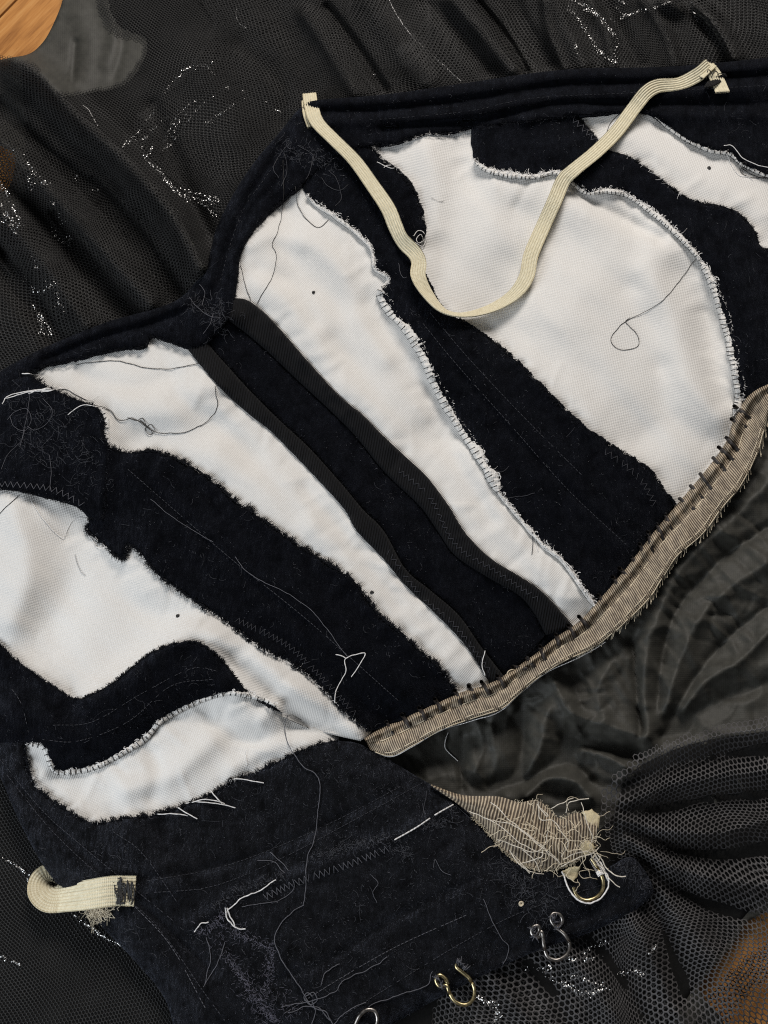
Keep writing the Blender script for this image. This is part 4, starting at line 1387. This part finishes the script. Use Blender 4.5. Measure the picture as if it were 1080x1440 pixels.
# running stitches of cream thread along the ribbon
for u0, ln_, gp, r_ in ((0.42, 13, 5, 0.24), (0.86, 9, 3, 0.20), (0.97, 16, 3, 0.22)):
    b = Bag(); k = 40
    while k < nw - 12:
        e = min(nw - 3, k + int(rng.uniform(0.7, 1.3) * ln_))
        t = np.linspace(k / nw, e / nw, 8)
        uu = u0 + 0.02 * fbm(t * 400, t * 0 + u0 * 100, 18, 2, 5) + np.linspace(0, 0.01, 8)
        b.add(*tube_geo(wpt(t, uu, 0.35), r_ * 1e-3, 5))
        k = e + gp
    b.build('running_stitch', CREAM, wr, kind='stuff')
bl = Bag()
t = np.linspace(0.55, 0.995, 260)
bl.add(*tube_geo(wpt(t, 1.03 + 0.05 * fbm(t * 300, t * 0, 20, 2, 77), 0.2), 0.22e-3, 5))
bl.build('loose_edge_thread', WHITE, wr)
b = Bag()
for k in range(150):
    t0 = rng.uniform(0.03, 0.6); s_ = rng.uniform(0.006, 0.012)
    b.add(*tube_geo(wpt(np.linspace(t0, t0 + s_, 4), np.linspace(0.96, rng.uniform(1.02, 1.12), 4), 0.1), 0.13e-3, 4))
b.build('frayed_edge', CREAM, wr, kind='stuff')
# black whip stitches over the inner edge
for (x, y), (x2, y2) in (((1022, 616), (1037, 632)), ((1004, 645), (1020, 662)), ((986, 668), (1001, 688)), ((957, 702), (976, 716)), ((936, 724), (943, 742)), ((912, 750), (917, 774)), ((888, 784), (898, 796)),
                         ((1030, 590), (1048, 600)), ((1034, 572), (1052, 586)), ((862, 812), (872, 826)), ((815, 868), (826, 880)), ((782, 893), (786, 905)), ((722, 938), (738, 940)), ((660, 966), (668, 980)), ((612, 984), (622, 1000)), ((842, 838), (852, 852)), ((800, 880), (808, 894)), ((760, 910), (766, 926)), ((742, 926), (752, 938)), ((700, 951), (710, 966)), ((678, 960), (688, 974)), ((640, 972), (648, 988)), ((590, 996), (598, 1010)), ((566, 1006), (575, 1020)), ((544, 1016), (552, 1030)), ((872, 800), (884, 812)), ((900, 766), (908, 782)), ((924, 738), (932, 756)), ((972, 684), (988, 700)), ((1012, 630), (1030, 646))):
    q = np.linspace(-0.1, 1.15, 7)[:, None] * np.array([x2 - x, y2 - y]) + np.array([x, y])
    dd = pdist(q[:, 0], q[:, 1], wIN)
    uu = np.clip(dd / 45, 0, 0.4)
    z = h_bodice(q[:, 0], q[:, 1]) + (np.maximum(wprof(uu), 1.9) + 0.55 - 0.5 * (np.abs(np.linspace(-1, 1, 7)) > 0.9)) * 1e-3
    v, f = tube_geo(P(q[:, 0], q[:, 1], z), 0.95e-3, 6)
    obj('whip_stitch', v, f, BROWNT, wr)

# torn end of the ribbon
eTop = S([(606, 1103), (650, 1118), (700, 1120), (730, 1128), (758, 1126), (785, 1150), (810, 1143), (840, 1146)])
eBot = S([(606, 1105), (640, 1128), (668, 1150), (690, 1172), (710, 1196), (735, 1214), (765, 1222), (800, 1214), (838, 1188)])
re_ = ruled('ribbon_end', eTop, eBot, lambda x, y: h_bodice(x, y) + 0.0018, lambda u: 2.2 + 2.2 * np.sin(np.clip(u, 0, 1) * math.pi), bodice, rib_px=4.6, across=34, amp=0.30)
hre = lambda x, y: h_bodice(x, y) + 0.0062


def chip(pts):
    q = np.asarray(pts, float)
    return np.vstack([a + (b - a) * np.linspace(0, 1, 6)[:-1, None] + rng.normal(0, 0.45, (5, 2)) for a, b in zip(q[:-1], q[1:])])


tb = Bag()
for pts in ([(690, 1128), (730, 1165), (765, 1195), (790, 1215)], [(700, 1180), (725, 1190), (755, 1198), (766, 1185), (770, 1168)], [(756, 1128), (760, 1150), (778, 1155), (790, 1170), (800, 1185), (790, 1205)],
            [(756, 1130), (770, 1148), (765, 1140), (758, 1135)], [(720, 1200), (742, 1224), (765, 1228)], [(730, 1215), (760, 1205), (762, 1190)], [(818, 1128), (824, 1155), (832, 1175), (828, 1190)],
            [(796, 1143), (800, 1130), (812, 1125), (828, 1123)], [(790, 1220), (810, 1208), (832, 1200), (842, 1192)], [(792, 1208), (815, 1198), (840, 1200)], [(836, 1200), (850, 1225), (862, 1240), (872, 1247)],
            [(840, 1200), (855, 1222), (868, 1232), (880, 1232)], [(716, 1196), (728, 1212), (745, 1228)], [(660, 1140), (700, 1160), (740, 1190), (780, 1205)], [(680, 1150), (720, 1160), (750, 1180), (785, 1210)],
            [(775, 1137), (790, 1130), (798, 1124), (806, 1122)], [(735, 1195), (752, 1210), (760, 1226)]):
    thread(tb, pts, rng.uniform(0.15, 0.24), 0.4, 2, 1.2, 1.2, hf=hre)
tb.build('ravelled_threads', m_plain('ecru_thread', (0.70, 0.64, 0.54), 0.8), re_)
tb = Bag()
for _ in range(60):
    c0 = np.array([rng.uniform(715, 845), 0.0]); c0[1] = 1165 + (c0[0] - 715) * 0.22 + rng.normal(0, 20)
    th = rng.uniform(0, 6.28) + np.cumsum(rng.normal(0, 0.55, 9))
    q = c0 + np.cumsum(np.stack([np.cos(th), np.sin(th)], -1) * rng.uniform(2.5, 6), 0)
    thread(tb, q, rng.uniform(0.08, 0.17), rng.uniform(0.2, 1.2), 2, 0.8, 1.5, hf=hre)
tb.build('ravelled_fibres', CREAM, re_, kind='stuff')
fringe(eBot[25:], 1, 1.6, (4, 12), CREAM, re_, 'frayed_edge', r=0.16, off=3.6, curl=1.2, base_in=4)
fringe(eTop[40:], -1, 0.5, (3, 8), CREAM, re_, 'frayed_edge', r=0.14, off=4.2, curl=1.2, base_in=3)
sheet('tape_scrap', chip([(790, 1226), (800, 1220), (816, 1218), (812, 1232), (806, 1240), (790, 1226)]), hre, -0.8, 0.3, GLUE, re_, s=3, edge=0.6, top=False)
sheet('tape_scrap', chip([(815, 1185), (828, 1180), (838, 1192), (832, 1198), (822, 1206), (815, 1185)]), hre, -0.8, 0.3, GLUE, re_, s=3, edge=0.6, top=False)
sheet('tape_scrap', chip([(818, 1142), (832, 1138), (844, 1148), (842, 1166), (830, 1160), (818, 1142)]), hre, -0.8, 0.3, GLUE, re_, s=3, edge=0.6, top=False)

# ------------------------------------------------------------------ elastic straps
strap = ribbon('elastic_strap', [(435, 132, 3.2, 0), (438, 150, 2.8, 0), (446, 172, 2.8, 5), (470, 197, 3.5, 10), (498, 225, 4, 8), (522, 258, 4, 4), (545, 292, 4, -8), (556, 318, 4, -30), (566, 338, 4.5, -45), (583, 356, 5, -10),
                               (589, 370, 5, 0), (588, 388, 5, 8), (600, 412, 5, 30), (622, 436, 5.5, 46), (652, 443, 5.5, 44), (690, 434, 5.5, 34), (722, 415, 5, 22), (740, 390, 5, 8), (747, 358, 4.5, 5),
                               (764, 318, 4, 8), (780, 282, 4, 0), (792, 254, 5, -12), (806, 240, 5.5, 4), (838, 214, 4, 3), (866, 186, 3.5, 0), (893, 150, 4, 0), (909, 130, 5, -25), (926, 121, 4.5, -20), (955, 118, 4, -8), (980, 106, 4, -20), (997, 92, 4.5, -30)],
               7.6, 44, ELASTIC, bodice, label='narrow cream ribbed elastic looped across the cups')
ribbon('elastic_end', [(432, 142, 0.9, 0), (434, 160, 0.9, 0), (440, 178, 0.8, 0)], 6.2, 36, ELASTIC, strap)
ribbon('elastic_end', [(982, 108, 3.2, 20), (992, 98, 3.6, 20), (1000, 90, 4.2, 10)], 7.0, 36, ELASTIC, strap)
ribbon('elastic_end', [(996, 92, 3.6, 10), (1003, 102, 3, 5), (1010, 116, 2, 0), (1016, 130, 1.5, 0)], 7.6, 40, ELASTIC, strap)
sb = Bag()
for pts in ([(993, 112), (996, 98), (1003, 106)], [(998, 112), (1006, 100), (1012, 108)], [(1005, 114), (1010, 104), (1018, 104)], [(994, 116), (1012, 110), (1020, 104)]):
    thread(sb, pts, 0.22, 4.2, 1.5, 0.3)
sb.build('black_stitching', BLACK, strap, kind='stuff')
p4 = [(990, 122), (996, 114), (1012, 106), (1020, 103), (1022, 109), (1010, 117), (996, 123), (990, 122)]
sheet('velvet_bar', S(p4, 2), lambda x, y: h_bodice(x, y) + 0.0085, 0, 0.9, TWILL, strap, s=3, edge=2, top=False)

loop = ribbon('elastic_loop', [(112, 1250, -8, 0), (90, 1240, -7, 6), (72, 1234, -3, 14), (61, 1240, 1.5, 24), (60, 1254, 5.0, 32), (72, 1264, 6.2, 28), (95, 1262, 5.8, 20), (125, 1258, 4.6, 10), (158, 1253, 2.8, 2), (190, 1253, 1.8, 0)],
              11.6, 52, ELASTIC, bodice, ribs=9, label='short wide cream ribbed elastic folded over the velvet edge')
sb = Bag()
zz_ = [(164 + 11 * (k % 2) + rng.normal(0, 1.5), 1235 + k * 2.3 + rng.normal(0, 0.8)) for k in range(17)]
z2_ = [(166 + 20 * k / 12 + rng.normal(0, 0.8), (1238 if k % 2 else 1268) + rng.normal(0, 3)) for k in range(13)]
for pts in (zz_, z2_, [(160, 1240), (163, 1256), (170, 1273)], [(186, 1240), (189, 1258), (184, 1272)]):
    thread(sb, pts, 0.30, 3.3, 1.5, 0.4)
sb.build('black_stitching', BLACK, loop, kind='stuff')
fb = Bag()
for _ in range(260):
    c0 = np.array([138, 1282]) + rng.normal(0, 1, 2) * np.array([9, 5])
    th = rng.uniform(0, 6.28); L_ = rng.uniform(5, 11)
    k = np.linspace(0, 1, 5)[:, None]
    q = c0 + k * L_ * np.array([math.cos(th), math.sin(th)]) + k * k * rng.normal(0, 4, 2)
    z = htop(q[:, 0], q[:, 1]) + rng.uniform(0.2, 2.2) * 1e-3
    fb.add(*tube_geo(P(q[:, 0], q[:, 1], z), 0.13e-3, 3))
fb.build('cut_end_fluff', CREAM, loop, kind='stuff')


# ------------------------------------------------------------------ hooks
def hook(path, mat, r=0.78, lift=2.4, name='hook', label=None, closed=None):
    p = smooth(path, 1.5)
    z = htop(p[:, 0], p[:, 1])
    z = np.full(len(p), z.mean()) * 0.7 + z * 0.3
    v, f = tube_geo(P(p[:, 0], p[:, 1], z + (lift + (p[:, 2] if p.shape[1] > 2 else 0)) * 1e-3), r * 1e-3, 8)
    return obj(name, v, f, mat, bodice, label=label)


h1 = hook([(752, 1318, 0), (758, 1310, 0), (757, 1302, 0), (749, 1304, 0), (748, 1313, 0), (757, 1318, 0.8), (762, 1310, 1.2), (765, 1330, 1.4), (770, 1345, 1.4), (783, 1350, 1.4), (797, 1342, 1.4), (801, 1328, 1.2), (794, 1314, 1.0), (782, 1304, 0.8), (775, 1294, 0.6), (777, 1285, 0.2), (787, 1286, 0), (791, 1295, 0), (786, 1303, 0)], STEEL, label='steel dress hook nearest the torn ribbon')
h2 = hook([(630, 1384, 0), (626, 1376, 0), (618, 1371, 0), (613, 1378, 0), (618, 1387, 0), (628, 1386, 0.6), (632, 1396, 1.2), (640, 1408, 1.4), (654, 1413, 1.4), (665, 1405, 1.4), (667, 1390, 1.2), (660, 1376, 1.0), (650, 1367, 0.8), (642, 1360, 0.4), (643, 1352, 0), (652, 1352, 0), (656, 1360, 0)], BRASS, label='hook with brassy bend on the back edge')
h3 = hook([(500, 1440, 0), (506, 1428, 0.6), (516, 1420, 0.8), (527, 1422, 0.8), (531, 1434, 0.8), (526, 1446, 0.6), (515, 1450, 0)], STEEL, label='steel hook cut by the lower picture edge')
h0 = hook([(832, 1208, 2), (841, 1222, 2), (848, 1238, 2), (847, 1252, 2), (838, 1262, 1.6), (824, 1266, 1.4), (812, 1260, 1.2), (806, 1248, 1)], BRASS, r=0.75, lift=2.5, label='brass wire hook bound with white thread at the ribbon end')
tb = Bag()
thread(tb, [(790, 1226), (796, 1240), (801, 1252), (812, 1264), (828, 1270), (844, 1264), (854, 1250), (856, 1236), (846, 1216), (836, 1202)], 0.34, 3.2, 1.5, 1.0, 0.8)
thread(tb, [(828, 1196), (840, 1214), (850, 1226), (856, 1240)], 0.3, 3.2, 1.5, 1.0, 0.8)
for k in range(16):
    s_ = 0.1 + k * 0.035
    c0 = np.array([834, 1210]) + np.array([12, 22]) * k / 16
    thread(tb, [c0 + (-4, 2), c0 + (0, -1), c0 + (4, -2)], 0.25, 4.6, 1.5, 0.2, 0.5)
tb.build('binding_thread', WHITE, h0)
tb = Bag()
for k, c0 in enumerate([(753, 1316), (786, 1302), (750, 1306), (777, 1290)] * 7):
    c0 = np.array(c0, float) + rng.normal(0, 2.0, 2)
    a = rng.uniform(0, 3.14)
    d_ = np.array([math.cos(a), math.sin(a)]) * rng.uniform(2.5, 6)
    thread(tb, [c0 - d_, c0, c0 + d_], 0.17, 1.2, 1.0, 0.3, 2.6)
tb.build('hook_binding', GREY, h1)
tb = Bag()
for k, c0 in enumerate([(622, 1386), (654, 1360), (614, 1376), (645, 1353)] * 7):
    c0 = np.array(c0, float) + rng.normal(0, 2.0, 2)
    a = rng.uniform(0, 3.14)
    d_ = np.array([math.cos(a), math.sin(a)]) * rng.uniform(2.5, 6)
    thread(tb, [c0 - d_, c0, c0 + d_], 0.17, 1.2, 1.0, 0.3, 2.6)
tb.build('hook_binding', GREY, h2)
# yellowed thread knob beside the hooks
kb = Bag()
for k in range(14):
    th = np.linspace(0, 5.5, 9) + rng.uniform(0, 6)
    q = np.array([733, 1271]) + 3.2 * np.stack([np.cos(th), np.sin(th)], -1) * rng.uniform(0.5, 1)
    z = htop(q[:, 0], q[:, 1]) + rng.uniform(0.3, 1.6) * 1e-3
    kb.add(*tube_geo(P(q[:, 0], q[:, 1], z), 0.3e-3, 4))
kb.build('thread_knot', CREAM, bodice)

# ------------------------------------------------------------------ threads lying loose on the bodice
def loose(name, paths, mat, label, cat_='thread', r=0.17, wob=0.8, lift=0.25, arch=0.0, group=None):
    b = Bag()
    for pts in paths:
        thread(b, pts, r, lift, 2.0, wob, arch)
    o = b.build(name, mat)
    o['label'] = label; o['category'] = cat_
    if group:
        o['group'] = group
    return o


loose('loose_thread', [[(980, 362), (966, 380), (950, 402), (930, 424), (908, 438), (886, 448), (866, 464), (859, 478), (867, 490), (884, 492), (898, 485), (897, 472), (886, 459), (880, 452), (886, 447)]], BLACK, 'fine black thread ending in a loop on the large right cup lining', r=0.14)
loose('loose_thread', [[(398, 225), (399, 262), (397, 292), (392, 322), (383, 344), (389, 362), (381, 394), (368, 414), (361, 430)]], BLACK, 'wavy black thread running down the tall narrow cup lining', r=0.15)
loose('loose_thread', [[(415, 262), (419, 290), (432, 309), (448, 320), (462, 309)]], BLACK, 'short curved black thread at the peak of the tall narrow cup lining', r=0.15)
loose('loose_thread', [[(339, 372), (344, 398), (352, 422)]], BLACK, 'short straight black thread at lower left corner of tall cup lining', r=0.13)
loose('loose_thread', [[(107, 513), (160, 508), (200, 516), (235, 519), (258, 516), (279, 511)]], BLACK, 'black thread lying across top of left cup lining', r=0.16)
loose('loose_thread', [[(303, 543), (305, 575), (290, 593), (265, 607), (235, 609), (214, 606), (200, 596), (184, 588), (167, 590), (155, 578), (137, 571), (118, 573)], [(196, 592), (206, 600), (216, 609), (210, 612), (203, 603), (212, 597), (220, 606)], [(180, 586), (192, 592), (200, 588), (206, 598)]], BLACK,
      'long tangled black thread curving across left cup lining', r=0.16, wob=1.4)
loose('loose_thread', [[(3, 568), (14, 556), (50, 549), (88, 546), (108, 554)], [(6, 561), (40, 551), (85, 549)], [(40, 553), (70, 545), (96, 547)], [(58, 552), (90, 547), (110, 556), (122, 562)]], WHITE, 'white frayed thread bundle at left edge above the dark flap', r=0.22)
loose('loose_thread', [[(95, 583), (108, 574), (124, 569), (134, 572)], [(98, 580), (112, 572)]], WHITE, 'short white thread on top of the dark flap beside left cup', r=0.2)
loose('loose_thread', [[(31, 525), (42, 526), (54, 528)]], WHITE, 'tiny white thread at left end of the velvet top edge', r=0.26)
loose('loose_thread', [[(122, 728), (108, 729), (95, 742), (91, 756), (82, 752), (60, 730), (44, 705)], [(122, 728), (124, 750), (135, 768), (150, 770)]], WHITE, 'pale looping thread hanging from the dark flap at left', r=0.13, wob=1.2)
loose('loose_thread', [[(105, 780), (112, 800), (120, 810)]], GREY, 'faint short grey thread on lower left lining', r=0.08)
loose('loose_thread', [[(-6, 728), (10, 712), (26, 697)]], BLACK, 'short black thread at left picture edge on white lining', r=0.16)
loose('loose_thread', [[(212, 702), (238, 724), (270, 745), (300, 762)]], GREY, 'grey thread along upper part of the left velvet strip', r=0.11)
loose('loose_thread', [[(331, 783), (345, 802), (370, 818), (400, 832), (430, 852), (455, 878), (480, 912), (490, 924)]], GREY, 'long grey thread curving down the left velvet strip', r=0.13)
loose('loose_thread', [[(470, 988), (474, 968), (486, 945), (486, 926), (513, 918), (506, 934), (494, 952)], [(486, 926), (480, 922), (472, 920)]], WHITE, 'crooked white thread near bottom of the left velvet strip', r=0.22)
loose('loose_thread', [[(405, 1006), (400, 1020), (407, 1050), (425, 1076), (449, 1097), (446, 1150), (442, 1180), (432, 1208), (430, 1245), (427, 1272)], [(427, 1272), (400, 1292), (386, 1320), (398, 1352), (415, 1378), (432, 1405), (440, 1416)]], GREY, 'long grey thread hanging down the velvet back panel', r=0.17, lift=0.6)
loose('loose_thread', [[(345, 1055), (347, 1075), (344, 1078)]], WHITE, 'tiny white thread on the lowest lining panel', r=0.12)
loose('loose_thread', [[(545, -6), (558, 22), (575, 45), (595, 66), (615, 84), (632, 100), (648, 115)]], WHITE, 'white twisted thread lying on the black net at top', r=0.22)
loose('loose_thread', [[(116, 148), (124, 154), (131, 166), (137, 178)]], WHITE, 'tiny pale curved thread on the folded net at upper left', r=0.14)
loose('loose_thread', [[(332, 8), (333, 24), (338, 34), (346, 40)]], WHITE, 'tiny pale thread on net near top left of picture', r=0.09)
loose('loose_thread', [[(274, 1311), (282, 1300), (293, 1296)], [(318, 1290), (322, 1278), (340, 1264), (352, 1258), (370, 1250), (388, 1237)], [(318, 1276), (322, 1296), (334, 1305), (345, 1307)], [(321, 1276), (326, 1292), (330, 1302)]], WHITE, 'white thread snagged on rough seam of the back panel', r=0.26, wob=1.5)
loose('loose_thread', [[(290, 1318), (296, 1345), (288, 1384)], [(316, 1325), (308, 1350), (286, 1388)]], GREY, 'pair of grey threads hanging below the snagged seam', r=0.15)
loose('loose_thread', [[(340, 1275), (370, 1270), (395, 1265), (412, 1252), (412, 1236)], [(362, 1210), (385, 1212), (400, 1228)], [(380, 1198), (395, 1212), (406, 1224)]], GREY, 'grey thread looping over zigzag stitches of back panel', r=0.14)
loose('thread_tangle', [[(440, 1400), (432, 1396), (428, 1404), (436, 1412), (446, 1406), (440, 1396), (430, 1402)], [(395, 1416), (420, 1412), (440, 1408), (470, 1396), (486, 1378), (520, 1362), (545, 1346)], [(405, 1425), (430, 1415), (450, 1418), (465, 1435)], [(470, 1440), (490, 1420), (515, 1410)],
                        [(500, 1440), (520, 1415), (560, 1400), (600, 1385), (608, 1366)], [(440, 1408), (444, 1425), (438, 1445)], [(452, 1386), (458, 1368), (478, 1356)], [(428, 1404), (445, 1418), (460, 1425), (470, 1445)]], GREY, 'tangled knot of grey threads beside lowest hook', r=0.16, wob=1.4, lift=0.6)
loose('loose_thread', [[(680, 1264), (690, 1290), (706, 1320), (716, 1334), (708, 1355), (702, 1375), (690, 1392), (672, 1404)]], GREY, 'grey curved thread between the two dress hooks', r=0.15)
loose('loose_thread', [[(600, 1112), (596, 1140), (592, 1150)], [(594, 1130), (598, 1150)], [(640, 1132), (660, 1150), (668, 1150)], [(620, 1150), (640, 1158), (652, 1154)]], DIM, 'dark thread ends around the short white stitching on back panel', r=0.13)
loose('loose_thread', [[(523, 1230), (532, 1243), (524, 1256), (530, 1270)]], GREY, 'curly grey thread on middle of the velvet back panel', r=0.10)
loose('loose_thread', [[(610, 1220), (612, 1208), (622, 1226), (634, 1230)]], GREY, 'bent grey thread right of middle on the velvet back panel', r=0.10)
loose('loose_thread', [[(10, 590), (20, 580), (36, 575), (44, 590), (36, 605), (20, 600), (14, 585)], [(36, 600), (30, 620), (10, 640), (2, 660)], [(60, 560), (72, 575), (70, 590), (50, 605), (38, 600)], [(70, 640), (72, 660), (70, 690)], [(40, 545), (42, 560), (35, 600), (28, 628)]], GREY, 'thin grey thread coils lying on the dark flap at left', r=0.10)
loose('loose_thread', [[(748, 748), (750, 764), (748, 780)]], DIM, 'short dark thread over white edge near waist', r=0.2)
loose('loose_thread', [[(756, 762), (768, 774), (790, 786), (812, 815), (828, 838), (836, 852)], [(752, 757), (757, 776)], [(795, 790), (804, 800)], [(800, 800), (820, 824), (834, 846)]], WHITE, 'white frayed threads at lower tip of the tall cup lining', r=0.2)
loose('loose_thread', [[(715, 700), (730, 698), (752, 694)]], DIM, 'short straight dark thread on the broad velvet strip edge', r=0.12)
loose('loose_thread', [[(680, 645), (690, 658), (705, 664), (716, 656)]], DIM, 'hook shaped dark thread on the broad velvet strip edge', r=0.12)
loose('loose_thread', [[(630, 1030), (626, 1050), (640, 1066), (644, 1070)]], WHITE, 'short white thread hanging from waist ribbon onto dark lining', r=0.2)
loose('loose_thread', [[(682, 915), (678, 935), (682, 950)]], WHITE, 'short white thread standing up from black tape at the waist', r=0.2)
loose('loose_thread', [[(714, 958), (713, 946), (722, 942), (728, 950), (730, 962)]], CREAM, 'small cream thread loop on the waist ribbon', r=0.22, lift=3.4)
loose('loose_thread', [[(850, 195), (858, 175), (872, 160), (880, 157)]], BLACK, 'short black thread beside elastic on upper right lining', r=0.15)
loose('loose_thread', [[(1018, 204), (1030, 206), (1045, 222), (1065, 232), (1085, 237)], [(1020, 212), (1026, 228), (1038, 246), (1050, 248), (1058, 254)]], WHITE, 'white threads pulled from the upper right seam', r=0.2)
loose('loose_thread', [[(1046, 228), (1041, 236), (1046, 246), (1062, 250), (1085, 252)], [(1042, 236), (1050, 240), (1048, 228), (1044, 238), (1060, 246), (1075, 250), (1090, 246)]], BLACK, 'tangled black thread on the upper right seam', r=0.15)
loose('loose_thread', [[(266, 418), (278, 432), (292, 444), (310, 446)], [(280, 400), (288, 412), (284, 430)], [(300, 440), (296, 455), (286, 470)]], GREY, 'grey threads on the velvet dip between the two cups', r=0.12)
loose('loose_thread', [[(540, 236), (545, 232), (556, 232), (562, 238)], [(530, 228), (548, 236), (560, 236), (568, 246)]], WHITE, 'white loop of thread beside elastic at top of large cup', r=0.2)
loose('loose_thread', [[(582, 332), (588, 324), (596, 326), (598, 336), (590, 342), (586, 336), (592, 330), (596, 340)], [(584, 340), (594, 346), (600, 338)]], WHITE, 'small white thread knot beside elastic on large cup', r=0.22)
loose('loose_thread', [[(452, 250), (462, 262), (478, 268), (490, 260)], [(440, 220), (436, 240), (430, 252)], [(400, 215), (404, 240), (396, 262)], [(410, 200), (396, 214), (385, 235), (392, 250)], [(462, 240), (474, 252), (480, 276), (472, 290)], [(420, 205), (440, 218), (438, 232)]], DIM, 'dark stray threads on velvet at the peak of left cup', r=0.13)
loose('loose_thread', [[(620, 285), (626, 282), (616, 283), (606, 278)]], DIM, 'tiny hair on upper part of large cup lining', r=0.06)
loose('loose_thread', [[(560, 370), (566, 390), (572, 390)], [(700, 1150), (690, 1140)], [(560, 390), (564, 378)]][:1], GREY, 'tiny grey thread beside the elastic bend', r=0.1)

for lab, (x, y, r_) in (('black speck of lint on tall narrow cup lining', (441, 411, 2.2)), ('black speck of lint on lower left lining', (250, 866, 2.2)), ('black speck of lint at bottom tip of left cup lining', (659, 965, 3.2)), ('black speck of lint on upper right lining', (997, 236, 2.0)), ('tiny dark speck on left cup lining near velvet', (523, 833, 1.8))):
    b = Bag()
    for k in range(9):
        th = np.linspace(0, rng.uniform(2, 5), 6) + rng.uniform(0, 6)
        q = np.array([x, y]) + r_ * rng.uniform(0.3, 1) * np.stack([np.cos(th), np.sin(th)], -1) + rng.normal(0, 0.5, 2)
        b.add(*tube_geo(P(q[:, 0], q[:, 1], htop(q[:, 0], q[:, 1]) + rng.uniform(0.1, 0.4) * 1e-3), 0.2e-3, 4))
    o = b.build('lint_speck', BLACK)
    o['label'] = lab; o['category'] = 'lint'

# ------------------------------------------------------------------ lint clinging to the velvet
for o, poly, top in V_list:
    lo = np.maximum(poly.min(0), (-5, -5)); hi = np.minimum(poly.max(0), (1085, 1445))
    big = o is vk or o is v1
    n = int((hi[0] - lo[0]) * (hi[1] - lo[1]) * (0.022 if big else 0.010))
    q0 = rng.uniform(lo, hi, (n, 2))
    q0 = q0[inside(q0[:, 0], q0[:, 1], poly)]
    q0 = q0[fbm(q0[:, 0], q0[:, 1], 45, 3, 33) + rng.normal(0, 0.5, len(q0)) > 0.1]
    b = Bag()
    for c0 in q0:
        th = rng.uniform(0, 6.28)
        L_ = 0.8 + rng.exponential(1.4) if rng.random() < 0.72 else 3 + rng.exponential(4.5)
        npt = 3 if L_ < 3 else 7
        k = np.linspace(0, 1, npt)
        turn = th + k * rng.normal(0, 1.6)
        stp = np.stack([np.cos(turn), np.sin(turn)], -1) * L_ / npt
        q = c0 + np.cumsum(stp, 0)
        z = h_bodice(q[:, 0], q[:, 1]) + (top + rng.uniform(0.1, 0.6)) * 1e-3
        b.add(*tube_geo(P(q[:, 0], q[:, 1], z), (rng.uniform(0.06, 0.12) if L_ < 3 else rng.uniform(0.03, 0.06)) * 1e-3, 3))
    b.build('lint_fibres', LINT, o, kind='stuff')
